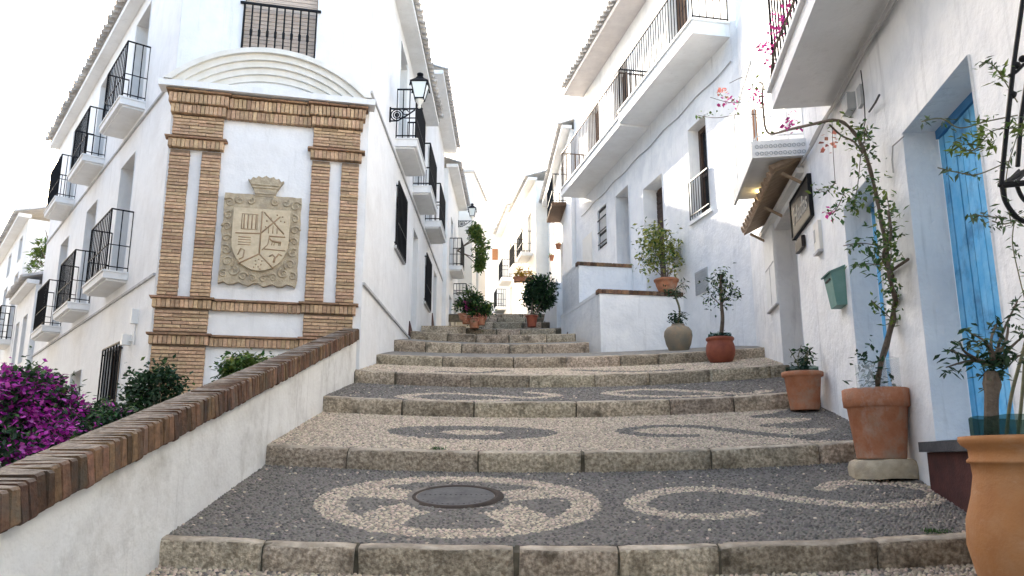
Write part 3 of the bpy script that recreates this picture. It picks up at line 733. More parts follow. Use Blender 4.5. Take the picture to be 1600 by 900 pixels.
mb = MB(); mb.prism([f.W(x, z, .07) for x, z in shield(1)], f.n * .045); mb.build('shield_rim', 'stone_light', crest)
mb = MB(); mb.prism([f.W(x, z, .10) for x, z in shield(.90)], f.n * .004 + f.n * .014); mb.build('shield', 'stone_light', crest)
mb = MB(); D = .119
def ln(*p, r=.010): mb.tube([f.W(x, z, D) for x, z in p], r, 5)
ZT = SZ1 - .035; ZM = 2.93; ZB = 2.66
ln((SC + .005, ZT), (SC, ZB)); ln((SC - .32, ZM), (SC, ZM + .01)); ln((SC + .32, ZM - .02), (SC + .11, ZM - .02)); ln((SC + .33, ZB + .06), (SC + .06, ZB + .07), r=.008)
ln((SC, ZB), (SC - .26, ZB - .15)); ln((SC, ZB), (SC + .19, ZB - .19)); ln((SC + .03, ZT - .01), (SC + .30, ZT - .30)); ln((SC, ZM + .01), (SC + .24, ZT - .06))
for x0, x1, z0, z1 in ((SC - .25, SC - .05, ZM + .06, ZT - .05),): ln((x0, z0), (x1, z0), (x1, z1), (x0, z1), (x0, z0), r=.006)
for i in range(4): ln((SC - .22 + .05 * i, ZM + .07), (SC - .22 + .05 * i, ZT - .06), r=.008)
for i in range(3): ln((SC + .10 + .055 * i, ZM + .02), (SC + .10 + .055 * i, ZM + .13), r=.006)
for i in range(4): ln((SC - .28, ZM - .05 - .035 * i), (SC - .12, ZM - .05 - .035 * i), r=.006)
ln((SC + .12, ZM - .02), (SC + .10, ZM - .14), (SC + .03, ZM - .22), r=.007); ln((SC - .27, ZB - .03), (SC - .24, ZB + .06), (SC - .19, ZB + .04), (SC - .20, ZB - .06), (SC - .25, ZB - .09), r=.008)
for x, z in ((.06, .26), (.07, .18), (.06, .10), (.12, .22), (.20, .27), (.27, .25), (.30, .18), (.25, .19), (.18, .15)): ln((SC + x, ZM + z), (SC + x, ZM + z + .018), r=.010)
for x, z in ((-.05, -.09), (.0, -.07), (.05, -.09), (-.04, -.14), (.04, -.14), (0, -.17), (-.07, -.18), (.03, -.2)): ln((SC + x * .8, ZB + z), (SC + x * .8, ZB + z - .016), r=.009)
# striding quadruped and flying bird in the lower right quarters
ln((SC + .15, ZM - .085), (SC + .27, ZM - .10), r=.017); ln((SC + .15, ZM - .085), (SC + .12, ZM - .05), r=.010)
for x in (.16, .19, .25, .27): ln((SC + x, ZM - .09), (SC + x - .01, ZM - .145), r=.006)
ln((SC + .13, ZB - .03), (SC + .17, ZB + .0), (SC + .21, ZB - .045), (SC + .25, ZB + .01), (SC + .29, ZB - .01), r=.012); ln((SC + .21, ZB - .04), (SC + .19, ZB - .11), r=.015)
mb.build('carved_charges', 'stone_line', crest, True)
mb = MB()
def spiral(x, z, r, turns, a0, sg, th=.017):
    P = []
    for i in range(int(turns * 12) + 1):
        q = a0 + sg * i * math.pi / 6; rr = r * (1 - i / (turns * 12) * .85); P.append(f.W(x + rr * math.cos(q), z + rr * math.sin(q), .078))
    mb.tube(P, [th * (1 - .5 * i / len(P)) for i in range(len(P))], 5)
for sx in (-1, 1):
    for (dx, z, r, t, a, g_) in ((.43, 3.36, .075, 1.3, .5, 1), (.43, 3.18, .06, 1.2, 2, -1), (.44, 3.02, .065, 1.4, 0, 1), (.435, 2.86, .06, 1.2, 3, -1), (.43, 2.70, .07, 1.4, 1, 1), (.40, 2.54, .08, 1.4, 4, -1), (.32, 2.42, .075, 1.4, 2, 1), (.19, 2.35, .065, 1.3, 3, -1), (.07, 2.33, .05, 1.2, 1, 1), (.44, 2.38, .06, 1.3, 2, -1), (.30, 3.40, .06, 1.2, 1, -1), (.16, 3.40, .055, 1.2, 2, 1)):
        spiral(SC + sx * dx, z, r, t, a if sx > 0 else math.pi - a, g_ * sx)
mb.build('scrollwork', 'stone', crest, True)
mb = MB(); N = 9; P = []      # crown
cx, zb = -1.352, 3.475
prof = [(-.125, zb), (.125, zb), (.15, zb + .09), (.235, zb + .235)]
top = [(.20, zb + .22), (.17, zb + .265), (.13, zb + .25), (.10, zb + .285), (.05, zb + .262), (0, zb + .295), (-.05, zb + .262), (-.10, zb + .285), (-.13, zb + .25), (-.17, zb + .265), (-.20, zb + .22)]
pl = prof + top + [(-.235, zb + .235), (-.15, zb + .09)]
mb.prism([f.W(cx + x, z, 0) for x, z in pl], f.n * .085)
for z, w_ in ((zb + .035, .13), (zb + .12, .17), (zb + .16, .19)): mb.tube([f.W(cx - w_, z, .086), f.W(cx + w_, z, .086)], .014, 6)
mb.build('crown', 'stone', crest)

# ------------------------------------------------------------------ wall lanterns
def lantern(name, label, f, s, z, reach, sc_=1.0, group=None):
    t = thing(name, label, 'street lamp', f.W(s, z, 0), group)
    X = lambda d, h: f.W(s, z + h * sc_, d)
    mb = MB(); mb.bar(X(0, 0), X(reach + .06, 0), .022 * sc_); mb.bar(X(.012, .03), X(.012, -.24), .022 * sc_)
    def arcp(c, r, a0, a1, n=14): return [X(c[0] + r * math.cos(a0 + (a1 - a0) * i / n), (c[1] + r * math.sin(a0 + (a1 - a0) * i / n)) / sc_) for i in range(n + 1)]
    for r in (.10, .062): mb.tube(arcp((.125 * sc_, -.11 * sc_), r * sc_, 0, 2 * math.pi), .010 * sc_, 5)
    mb.tube(arcp((.125 * sc_, -.11 * sc_), .025 * sc_, 0, 2 * math.pi), .016 * sc_, 5)
    mb.tube([X(.02, -.22), X(.14 * sc_, -.215), X(.28 * sc_, -.13), X(reach * .85, -.02)], .013 * sc_, 5)
    mb.tube(arcp((.27 * sc_, -.06 * sc_), .045 * sc_, 0, 5.5), .009 * sc_, 5)
    mb.build('bracket', 'iron', t)
    c = X(reach, 0); q = sc_
    def ring(r, h): return [c + Vector((sx * r, sy * r, h * q)) * 1 for sx, sy in ((-1, -1), (1, -1), (1, 1), (-1, 1))]
    mb = MB(); lo, hi = ring(.075 * q, .17), ring(.135 * q, .45)
    for i in range(4): mb.quad(lo[i], lo[(i + 1) % 4], hi[(i + 1) % 4], hi[i])
    mb.build('glass', 'lamp_glass', t)
    mb = MB()
    for i in range(4):
        mb.bar(lo[i], hi[i], .016 * q); mb.bar(lo[i], lo[(i + 1) % 4], .018 * q); mb.bar(hi[i], hi[(i + 1) % 4], .022 * q)
        o_ = (hi[i] - c); mb.bar(hi[i], hi[i] + Vector((o_.x * .12, o_.y * .12, -.09 * q)), .02 * q)
    r0, r1, r2, r3 = ring(.155 * q, .455), ring(.085 * q, .52), ring(.07 * q, .535), ring(.045 * q, .58)
    for a, b in ((r0, r1), (r1, r2), (r2, r3)):
        for i in range(4): mb.quad(a[i], a[(i + 1) % 4], b[(i + 1) % 4], b[i])
    mb.quad(*r0); mb.lathe([(.03 * q, .57 * q), (.02 * q, .60 * q), (.055 * q, .615 * q), (.055 * q, .64 * q), (.02 * q, .66 * q), (0, .665 * q)], c, 10)
    mb.build('lantern_frame', 'iron', t)
    mb = MB(); mb.lathe([(.02 * q, 0), (.03 * q, .03 * q), (.025 * q, .07 * q), (.04 * q, .10 * q), (.068 * q, .135 * q), (.072 * q, .165 * q), (0, .166 * q)], c, 12); mb.build('holder', 'moulding', t, True)
    mb = MB(); mb.lathe([(.0, .19 * q), (.03 * q, .22 * q), (.035 * q, .27 * q), (.02 * q, .31 * q), (0, .32 * q)], c, 10); mb.build('bulb', 'white_paint', t, True)
    return t
s_, z_ = L2.P(609, 170); lantern('wall_lantern', 'large black iron lantern on a scroll bracket near the coat of arms', L2, s_, z_, .50, 1.0, 'wall lanterns')

# ------------------------------------------------------------------ houses further up on the left side
def block(name, label, f, s0, s1, z0, z1, holes=(), depth=6, mat='plaster', soff='plaster', ev=.35, door='wood_dark', roof=True, cat='house', group=None):
    t = thing(name, label, cat, f.W(s0, z0, 0), group); mb = MB(); f.wall(mb, s0, s1, z0, z1, holes, 1.2)
    for a in (s0, s1): mb.quad(f.W(a, z0), f.W(a, z0, -depth), f.W(a, z1, -depth), f.W(a, z1))
    mb.quad(f.W(s0, z0, -depth), f.W(s1, z0, -depth), f.W(s1, z1, -depth), f.W(s0, z1, -depth)); mb.quad(f.W(s0, z1, 0), f.W(s1, z1, 0), f.W(s1, z1, -depth), f.W(s0, z1, -depth))
    mb.build('wall', mat, t)
    for h in holes: panel_door(t, f, h[:4], h[4], door, 'window' if h[3] - h[2] < 1.5 else 'door', h[3] - h[2] < 1.5)
    if roof: eave(t, f, s0 - .1, s1 + .1, z1, ev, depth, False, soff=soff)
    return t
H2f = Fac((L2.W(12.6, 0).x + .12, L2.W(12.6, 0).y), .5)
h2 = block('town_house', 'white house past the corner house, under the small lantern up the street', H2f, 0, 4.3, 1.5, 8.8, [(1.0, 1.8, 3.6, 5.0, .2), (1.2, 2.0, 5.9, 7.6, .2), (3.0, 3.6, 3.9, 5.6, .2)])
balcony(h2, H2f, .9, 2.2, 5.9, .4, .9, .12); balcony(h2, H2f, 2.6, 4.1, 5.3, .45, .4, .14)
H3f = Fac((-1.42, 29.0), 6.0)
h3 = block('town_house', 'narrow cream house with a plain parapet top above the vine', H3f, -.5, 3.0, 3, 10.6, [(.4, 1.0, 6.2, 7.4, .2)], roof=False, mat='plaster_cream')
mb = MB(); H3f.box(mb, -.6, 3.1, 10.6, 10.72, -6, .06); mb.build('coping', 'tile_far', h3)
mb = MB(); p = H2f.W(2.6, 8.9, -1.0); mb.tube([p, p + Vector((0, 0, 2.4))], .02, 5); q = p + Vector((0, 0, 2.3)); mb.tube([q + Vector((-.5, 0, 0)), q + Vector((.5, .2, 0))], .012, 4)
for i in range(5): a = q + Vector((-.4 + .2 * i, .04 * i, 0)); mb.tube([a + Vector((0, -.2, 0)), a + Vector((0, .2, 0))], .008, 4)
tag(mb.build('television_antenna', 'cable_grey'), 'thin metal aerial mast on the roof beyond the large lantern', 'antenna')
s_, z_ = H2f.P(719, 357); lantern('wall_lantern', 'small distant lantern above the hanging vine up the street', H2f, min(max(s_, .2), 4.2), z_, .50, 1.0, 'wall lanterns')

# end of the street
ENDf = Fac((-3.2, 41), 88)
e_ = block('town_house', 'white house closing the end of the street', ENDf, -1, 4.6, 5.5, 12.0, [], 6, roof=True)
for (px0, px1, py0, py1) in ((769, 778, 389, 406), (740, 750, 437, 447)):
    a = ENDf.P(px0, py1, .03); b = ENDf.P(px1, py0, .03); mb = MB(); ENDf.box(mb, a[0], b[0], a[1], b[1], 0, .06); wn = mb.build('window', 'wood_orange', e_)
    for i in range(2): x = a[0] + (b[0] - a[0]) * (i + .08) / 2; mb = MB(); ENDf.box(mb, x, x + (b[0] - a[0]) * .42, a[1] + .06, b[1] - .06, .062, .09); mb.build('shutter', 'wood_orange', wn)
# right side, far houses (sunlit)
R4f = Fac((.95, 30.5), -9.0)
r4 = block('town_house', 'sunlit cream house with small balconies far up on the right', R4f, 0, 5, 4.5, 11.0, [(1.0, 1.8, 8.3, 10.0, .2), (3.0, 3.8, 8.3, 10.0, .2), (1.2, 1.9, 5.5, 7.4, .2)], mat='plaster_cream')
balcony(r4, R4f, .8, 2.1, 8.2, .45, .9, .12); balcony(r4, R4f, 2.8, 4.1, 8.2, .45, .9, .12)
R5f = Fac((.12, 36), -8)
r5 = block('town_house', 'furthest sunlit house at the narrow top of the street', R5f, 0, 6, 5, 11.6, [(1.0, 1.8, 8.6, 10.2, .2), (.8, 1.5, 6.0, 8.0, .2)], mat='plaster_cream')
balcony(r5, R5f, .8, 2.2, 8.4, .5, .9, .12); balcony(r5, R5f, 3, 4.2, 7.4, .5, .9, .12)
mb = MB(); c = R4f.W(1.0, 11.4, -1.6); mb.box(c, (.5, 0, 0), (0, .5, 0), (0, 0, 1.6)); mb.build('chimney', 'plaster_cream', r4)

# ------------------------------------------------------------------ right: long house with the balconies
house2 = thing('balcony_house', 'long white house with a wide projecting balcony and raised doorways', 'house', R2.W(0, .8, 0))
EV2 = 9.35; W2 = 9.2
r2h = [(1.22, 1.94, 4.03, 5.72, .24), (3.2, 4.2, 2.9, 5.38, .30), (5.08, 5.92, 3.98, 5.80, .38), (6.58, 7.25, 4.88, 5.86, .10), (1.7, 2.6, 6.86, 8.9, .2), (4.9, 5.8, 6.8, 8.7, .2), (7.0, 7.9, 6.76, 8.7, .2)]
mb = MB(); R2.wall(mb, 0, W2, -.3, EV2, r2h)
mb.quad(R2.W(W2, 1), R2.W(W2, 1, -6), R2.W(W2, EV2, -6), R2.W(W2, EV2)); mb.quad(R2.W(0, -.3), R2.W(0, -.3, -6), R2.W(0, EV2, -6), R2.W(0, EV2)); mb.quad(R2.W(W2, 1, -6), R2.W(0, 1, -6), R2.W(0, EV2, -6), R2.W(W2, EV2, -6))
mb.build('wall', 'plaster_rough', house2)
mb = MB(); R2.box(mb, 1.22, 1.94, 4.03, 5.72, -.29, -.24); wn = mb.build('window', 'window_glass', house2)
mb = MB()
for x0, x1, y0, y1 in ((1.22, 1.30, 4.03, 5.72), (1.86, 1.94, 4.03, 5.72), (1.55, 1.61, 4.03, 5.72), (1.30, 1.55, 5.64, 5.72), (1.61, 1.86, 5.64, 5.72), (1.30, 1.55, 4.8, 4.86), (1.61, 1.86, 4.8, 4.86), (1.3, 1.55, 4.03, 4.12), (1.61, 1.86, 4.03, 4.12)): R2.box(mb, x0, x1, y0, y1, -.238, -.19)
mb.build('frame', 'wood_dark', wn)
railing(MB(), R2, 1.2, 1.96, 4.06, .03, .68, .10, mid=False, sides=False, inset=.0).build('guard_rail', 'iron', wn)
mb = MB(); R2.box(mb, 1.14, 2.02, 3.97, 4.028, -.1, .04); mb.build('sill', 'plaster', wn)
d_ = panel_door(house2, R2, r2h[1][:4], .30, 'wood_dark', 'door')
for i in range(14): mb = MB(); R2.box(mb, 3.24, 4.16, 4.0 + .095 * i, 4.082 + .095 * i, -.296, -.262); mb.build('slat', 'wood_dark', d_)
panel_door(house2, R2, r2h[2][:4], .38, 'wood_brown', 'door')
mb = MB(); R2.box(mb, 5.08, 5.16, 3.98, 5.80, -.36, -.20); mb.build('door_frame', 'wood_brown', house2)
mb = MB(); R2.box(mb, 6.58, 7.25, 4.88, 5.86, -.09, -.03); wn = mb.build('window', 'iron', house2)
mb = MB(); R2.box(mb, 6.66, 7.17, 5.28, 5.78, -.028, -.02); R2.box(mb, 6.66, 7.17, 4.96, 5.20, -.028, -.02); mb.build('pane', 'grey_panel', wn)
mb = MB(); 
for i in range(3): R2.box(mb, 6.60, 7.23, 4.98 + .3 * i, 5.0 + .3 * i, .01, .03)
mb.build('grille', 'iron', wn)
for h in r2h[4:]: panel_door(house2, R2, h[:4], .2, 'wood_brown', 'balcony_door')
mb = MB(); R2.box(mb, 1.44, 1.92, 2.70, 3.10, 0, .02)
vent = mb.build('vent_grille', 'grey_panel', house2)
mb = MB()
for i in range(9): R2.box(mb, 1.46, 1.90, 2.72 + .042 * i, 2.745 + .042 * i, .021, .03)
mb.build('louvres', 'grey_panel', vent)
mb = MB(); R2.box(mb, 2.40, 2.72, 3.42, 3.72, 0, .03); mb.build('meter_box', 'grey_panel', house2)
mb = MB(); R2.box(mb, 7.75, 8.55, 4.25, 5.5, 0, .015); mb.build('blocked_window', 'plaster_cream', house2)
# wide balcony in two lengths
def big_bal(s0, s1, z, p, th, h, mat, lbl=None):
    mb = MB(); R2.box(mb, s0, s1, z - th, z - .04, -.02, p); R2.box(mb, s0 - .03, s1, z - .039, z, -.02, p + .03)
    b = mb.build('balcony', 'plaster', house2); m_ = MB()
    railing(m_, R2, s0, s1, z, p, h, .115, .016, mid=False); m_.build('railing', mat, b); return b
big_bal(.22, 3.78, 6.86, .64, .26, .92, 'iron'); big_bal(3.80, 8.35, 6.76, .62, .20, .98, 'iron_rust')
eave(house2, R2, 2.2, 8.3, EV2, .58, 4, True, soff='soffit')
eave(house2, R2, -.2, 2.18, EV2 + .35, .45, 4, False)
mb = MB(); R2.box(mb, .12, .42, 7.35, 7.62, 0, .38); R2.box(mb, .05, .5, 7.622, 7.70, 0, .45); mb.build('corbel', 'plaster', house2)
# external stair landings with brick copings
def landing(s_w, z_top, px_l, label_parent, z_bot, len_back, name):
    """box built out from the wall R2: front perpendicular to the wall at s_w, running back len_back"""
    r = ray(px_l, 480)
    # outward distance at which the front-left corner shows at px_l
    best = min((abs((R2.W(s_w, 0, d).x / R2.W(s_w, 0, d).y) - r.x), d) for d in np.arange(.3, 2.6, .01))[1]
    mb = MB(); R2.box(mb, s_w, s_w + len_back, z_bot, z_top - .075, -.05, best); l = mb.build(name, 'plaster_rough', house2)
    n = int(best / .068)
    for i in range(n):
        d0 = best + .03 - (best + .03) * i / n; d1 = d0 - (best + .03) / n + .008
        brick_at(R2, s_w - .03, s_w + .13, z_top - .074, z_top - .002, d1, d0, l, 'brick', CAPB)
    mb = MB(); R2.box(mb, s_w + .135, s_w + len_back, z_top - .074, z_top - .01, -.05, best + .005); mb.build('coping', 'plaster', l)
    return best, l
b1, l1 = landing(2.48, 2.87, 937, house2, .9, 2.6, 'stair_landing')
b2, l2 = landing(5.02, 4.0, 905, house2, 1.6, 1.3, 'stair_landing')
mb = MB()      # sweeping stair wall beyond the second landing
P = [(6.35, 3.85), (7.0, 3.55), (7.6, 3.1), (8.1, 2.6), (8.1, 2.0), (6.35, 2.0)]
mb.prism([R2.W(s, z, b2 - .05) for s, z in P], R2.n * .0 + R2.n * .18); 
mb.build('stair_wall', 'plaster_rough', house2)
mb = MB(); mb.prism([R2.W(s, z, b2 + .12) for s, z in ((6.3, 3.9), (7.2, 3.5), (8.0, 2.6), (8.0, 2.3), (6.3, 2.3))], R2.n * .03); mb.build('stair_wall_face', 'plaster', house2)
mb = MB()
for s_, d_0, zb in ((4.55, b1, 2.02), (7.35, b2 + .15, 2.72)):
    mb.prism([R2.W(s_, zb - .3, d_0), R2.W(s_ + .5, zb - .3, d_0), R2.W(s_ + .5, zb + .22, d_0), R2.W(s_, zb + .42, d_0)], R2.n * .012)
mb.build('dado', 'maroon', house2)

# house beyond, with the brown-bottomed balcony
R3f = Fac((R2.W(W2, 0).x - .12, R2.W(W2, 0).y + .02), -2.5)
r3 = block('town_house', 'white house beyond the long balcony house with one brown timber-floored balcony', R3f, 0, 8.5, 2.5, 9.9, [(2.4, 3.2, 5.3, 7.0, .2), (1.8, 2.8, 8.0, 9.6, .2), (5.2, 6.0, 8.0, 9.6, .2)], ev=.3)
mb = MB(); R3f.box(mb, 1.3, 3.2, 7.86, 7.98, -.02, .46); bb = mb.build('balcony', 'wood_brown', r3)
railing(MB(), R3f, 1.3, 3.2, 7.98, .46, .95, .12).build('railing', 'iron', bb)
mb = MB(); R3f.box(mb, 1.0, 6.0, 4.6, 4.72, 0, .55); mb.build('ledge', 'plaster_cream', r3)

# ------------------------------------------------------------------ right: near house with the blue doors
house3 = thing('blue_door_house', 'white house with pale blue plank doors and an overhanging balcony at the right', 'house', R1.W(0, -.3, 0))
D1h = (-2.74, -1.70, .10, 2.06, .20); D2h = (-.99, -.19, .18, 2.04, .20); D3h = (1.75, 2.92, .55, 2.74, .42)
EV3 = 6.6
mb = MB(); R1.wall(mb, -7, S_K, -1.6, EV3, [D1h, D2h, D3h], .5)
mb.quad(R1.W(S_K, -1), R1.W(S_K, -1, -5), R1.W(S_K, EV3, -5), R1.W(S_K, EV3)); mb.quad(R1.W(-7, EV3), R1.W(S_K, EV3), R1.W(S_K, EV3, -5), R1.W(-7, EV3, -5)); mb.quad(R1.W(-7, -1), R1.W(-7, -1, -5), R1.W(-7, EV3, -5), R1.W(-7, EV3))
mb.build('wall', 'plaster_rough', house3)
def plank_door(h, nb):
    a0, a1, b0, b1, rd = h; mb = MB(); R1.box(mb, a0, a1, b0, b1, -rd - .08, -rd - .03); d = mb.build('door', 'blue_dark', house3)
    L = (a1 - a0) / nb
    for i in range(nb):
        mb = MB(); g_ = .005; R1.box(mb, a0 + L * i + g_, a0 + L * (i + 1) - g_, b0 + .01, b1 - .06, -rd - .03, -rd - .006 + random.uniform(0, .006)); mb.build('plank', 'blue_paint', d)
    mb = MB(); R1.box(mb, a0, a1, b1 - .055, b1, -rd - .03, -rd + .012); mb.build('lintel_board', 'blue_dark', d)
    mb = MB(); mb.lathe([(.0, -.02), (.018, -.01), (.018, .012), (0, .02)], R1.W(a0 + L * .4, (b0 + b1) / 2 + .05, -rd + .02), 8); R1.box(mb, a0 + L * .25, a0 + L * .55, (b0 + b1) / 2 - .06, (b0 + b1) / 2 + .10, -rd + .0, -rd + .008); mb.build('handle', 'iron', d)
    return d
plank_door(D1h, 13); plank_door(D2h, 10)
panel_door(house3, R1, D3h[:4], .42, 'wood_dark', 'door')
mb = MB(); R1.box(mb, -2.9, -1.52, .035, .095, -.2, .055); mb.build('threshold', 'slate', house3)
mb = MB(); R1.box(mb, -2.85, -1.55, -1.2, .033, -.01, .02); mb.build('dado', 'maroon', house3)
mb = MB(); R1.box(mb, 2.97, 3.62, 1.84, 2.90, .0, .03); bd = mb.build('shutter', 'white_paint', house3)
mb = MB(); R1.box(mb, 3.0, 3.59, 2.36, 2.375, .031, .036); R1.box(mb, 2.96, 3.63, 1.82, 1.838, 0, .045); R1.box(mb, 3.28, 3.29, 1.86, 2.35, .031, .036); mb.build('batten', 'belt', bd)
# overhanging balcony
mb = MB(); R1.box(mb, -7, -.08, 3.0, 3.16, -.02, .50); R1.box(mb, -7, -.06, 3.163, 3.20, -.02, .535); bal = mb.build('balcony', 'plaster', house3)
railing(MB(), R1, -6.9, -.1, 3.20, .5, .95, .115, .016, mid=False).build('railing', 'iron', bal)
# small balcony with a lace-like fascia, and its lit lamp
mb = MB(); R1.box(mb, .98, 2.5, 3.02, 3.14, -.02, .50); lb = mb.build('small_balcony', 'plaster', house3)
mb = MB(); R1.box(mb, .95, .978, 2.95, 3.13, 0, .53)
R1.box(mb, .98, 2.5, 2.95, 3.13, .502, .53); mb.build('fascia', 'white_paint', lb)
mb = MB()
for i in range(11):
    for j in range(2):
        c = R1.W(.945, 2.99 + .075 * j, .03 + .045 * i); mb.tube([c + Vector((0, 0, .02 * math.sin(q))) + R1.n * .018 * math.cos(q) for q in np.linspace(0, 2 * math.pi, 9)], .004, 4)
mb.build('lace_ornament', 'grey_panel', lb)
mb = MB(); mb.lathe([(.0, -.05), (.05, -.04), (.06, -.01), (.05, .0)], R1.W(2.2, 3.015, .25), 12); mb.build('ceiling_lamp', 'lit_bulb', lb, True)
railing(MB(), R1, .98, 2.5, 3.14, .5, .9, .16, .010, mid=False).build('railing', 'white_paint', lb)
mb = MB(); c = R1.W(1.2, 3.14, .46); mb.box(c, (.05, 0, 0), (0, .05, 0), (0, 0, .50)); mb.build('post', 'wood_orange', lb)
# tiled shop awning
mb = MB(); R1.box(mb, 1.15, 3.66, 2.84, 2.90, .0, .07); aw = mb.build('awning_beam', 'white_paint', house3)
mb = MB(); mb.prism([R1.W(1.2, 3.01, .0), R1.W(1.2, 2.88, .27), R1.W(1.2, 2.905, .27), R1.W(1.2, 3.04, .0)], R1.u * 2.42 * KR); mb.build('awning_boards', 'wood_pale', aw)
a = math.atan(.15 / .34); nn = -R1.n; yy = nn * math.cos(a) + Vector((0, 0, math.sin(a))); zz = Vector((0, 0, math.cos(a))) - nn * math.sin(a)
for i in range(14):
    c = R1.W(1.27 + .172 * i, 2.90 + random.uniform(-.01, .01), .29); link('roof_tile', TILER, aw, Matrix(((R1.u.x, yy.x, zz.x, c.x), (R1.u.y, yy.y, zz.y, c.y), (R1.u.z, yy.z, zz.z, c.z), (0, 0, 0, 1))))
for s_ in (1.25, 2.4, 3.55): mb = MB(); mb.bar(R1.W(s_, 2.76, 0), R1.W(s_, 2.88, .20), .03); mb.build('bracket', 'wood_pale', aw)

# sign and little wall things
def text_mesh(txt, size, ext, o, ex, ez, n, shear=0):
    cu = bpy.data.curves.new('t', 'FONT'); cu.body = txt; cu.size = size; cu.extrude = ext; cu.shear = shear; cu.align_x = 'CENTER'
    ob = bpy.data.objects.new('t', cu); COL.objects.link(ob); dg = bpy.context.evaluated_depsgraph_get(); me = bpy.data.meshes.new_from_object(ob.evaluated_get(dg)); bpy.data.objects.remove(ob)
    for v in me.vertices: p = v.co.copy(); v.co = o + ex * p.x + ez * p.y + n * p.z
    return me
sg = thing('shop_sign', 'black board shop sign with white handwritten lettering on the right wall', 'sign', R1.W(1.3, 2.3, .03))
mb = MB(); R1.box(mb, .86, 1.74, 2.31, 2.70, .012, .035); mb.build('board', 'sign_black', sg)
mb = MB()
for x0, x1, y0, y1 in ((.84, 1.76, 2.70, 2.72), (.84, 1.76, 2.29, 2.31), (.84, .86, 2.31, 2.70), (1.74, 1.76, 2.31, 2.70)): R1.box(mb, x0, x1, y0, y1, .005, .045)
mb.build('frame', 'iron', sg)
me = text_mesh('Hadas', .30, .003, R1.W(1.30, 2.41, .038), -R1.u, Vector((0, 0, 1)), R1.n, .25); me.materials.append(M['chalk']); link('lettering', me, sg)
mb = MB(); R1.box(mb, 1.28, 1.60, 2.10, 2.22, .012, .05)
tag(mb.build('small_plate', 'sign_black'), 'small dark plate fixed below the black shop sign', 'plate')
t = thing('wall_intercom', 'small narrow cream box on the wall right of the shop sign', 'box', R1.W(.70, 2.0, 0)); s_, z_ = .62, 2.02
mb = MB(); R1.box(mb, s_, s_ + .2, z_ - .12, z_ + .16, 0, .035); mb.build('body', 'moulding', t); mb = MB(); R1.box(mb, s_ + .13, s_ + .18, z_ - .02, z_ + .10, .0352, .04); mb.build('slot', 'belt', t); mb = MB(); R1.box(mb, s_, s_ + .2, z_ - .145, z_ - .122, 0, .05); mb.build('bottom_lip', 'belt', t)
# green letterbox: tapered, wider at the top
t = thing('letterbox', 'green metal letterbox on the white wall above the small terracotta pot', 'letterbox', R1.W(.1, 1.26, .05))
mb = MB(); a0, a1 = -.04, .22; zt, zb = 1.57, 1.25
bk = [R1.W(a0, zt, .002), R1.W(a1, zt, .002), R1.W(a1 - .02, zb, .002), R1.W(a0 + .02, zb, .002)]; fr_ = [R1.W(a0, zt - .03, .12), R1.W(a1, zt - .03, .12), R1.W(a1 - .03, zb, .085), R1.W(a0 + .03, zb, .085)]
mb.add(bk + fr_, [(0, 1, 2, 3), (4, 5, 6, 7), (0, 1, 5, 4), (1, 2, 6, 5), (2, 3, 7, 6), (3, 0, 4, 7)]); mb.build('body', 'green_paint', t)
mb = MB(); mb.prism([R1.W(a0 - .015, zt - .05, .135), R1.W(a0 - .015, zt - .04, .14), R1.W(a0 - .015, zt + .015, .0), R1.W(a0 - .015, zt, .0)], R1.u * (a1 - a0 + .03) * KR); mb.build('lid', 'green_paint', t)
mb = MB(); R1.box(mb, a0 + .05, a1 - .05, zt - .10, zt - .085, .105, .121); mb.build('slot', 'dark_room', t)

# cables and junction boxes under the balcony
t = thing('wall_cables', 'bundle of grey cables and junction boxes under the overhanging balcony', 'cables', R1.W(-1, 2.9, .03))
for i in range(3):
    mb = MB(); P = [R1.W(s, 2.96 - .035 * i + .012 * math.sin(s * 5 + i), .025 + .01 * i) for s in np.linspace(-3.6, .7 + .25 * i, 26)]; mb.tube(P, .011, 5); mb.build('cable', 'cable_grey', t)
for q in ((-.78, -.62, 2.66, 2.80, 0, .07), (-.99, -.90, 2.60, 2.76, 0, .03)): mb = MB(); R1.box(mb, *q); mb.build('junction_box', 'grey_panel', t)
mb = MB(); mb.tube([R1.PW(1345, 110, .03), R1.PW(1350, 150, .03), R1.PW(1352, 190, .03), R1.PW(1342, 230, .03)], .006, 4); mb.tube([R1.PW(1358, 175, .03), R1.PW(1368, 160, .05), R1.PW(1374, 148, .05)], .008, 4); mb.build('loose_wire', 'cable', t)
mb = MB(); P = [R1.PW(1412, 213, .02), R1.PW(1395, 228, .02), R1.PW(1394, 250, .02), R1.PW(1396, 270, .02)]; mb.tube(P, .006, 4); mb.build('wire', 'cable_grey', t)
mb = MB(); P = [R2.W(s, 6.17 - .04 * math.sin((s) * 2.1) ** 2, .02) for s in np.linspace(.2, 8.6, 40)]; mb.tube(P, .012, 4)
tag(mb.build('cable', 'cable_grey'), 'thin cable running along the wall under the long balcony', 'cable')
mb = MB(); mb.tube([R1.PW(1390, 425, .015), R1.PW(1419, 405, .03)], .012, 5); tag(mb.build('wall_peg', 'bark'), 'short slanting stick fixed to the wall beside the climbing vine', 'stick')

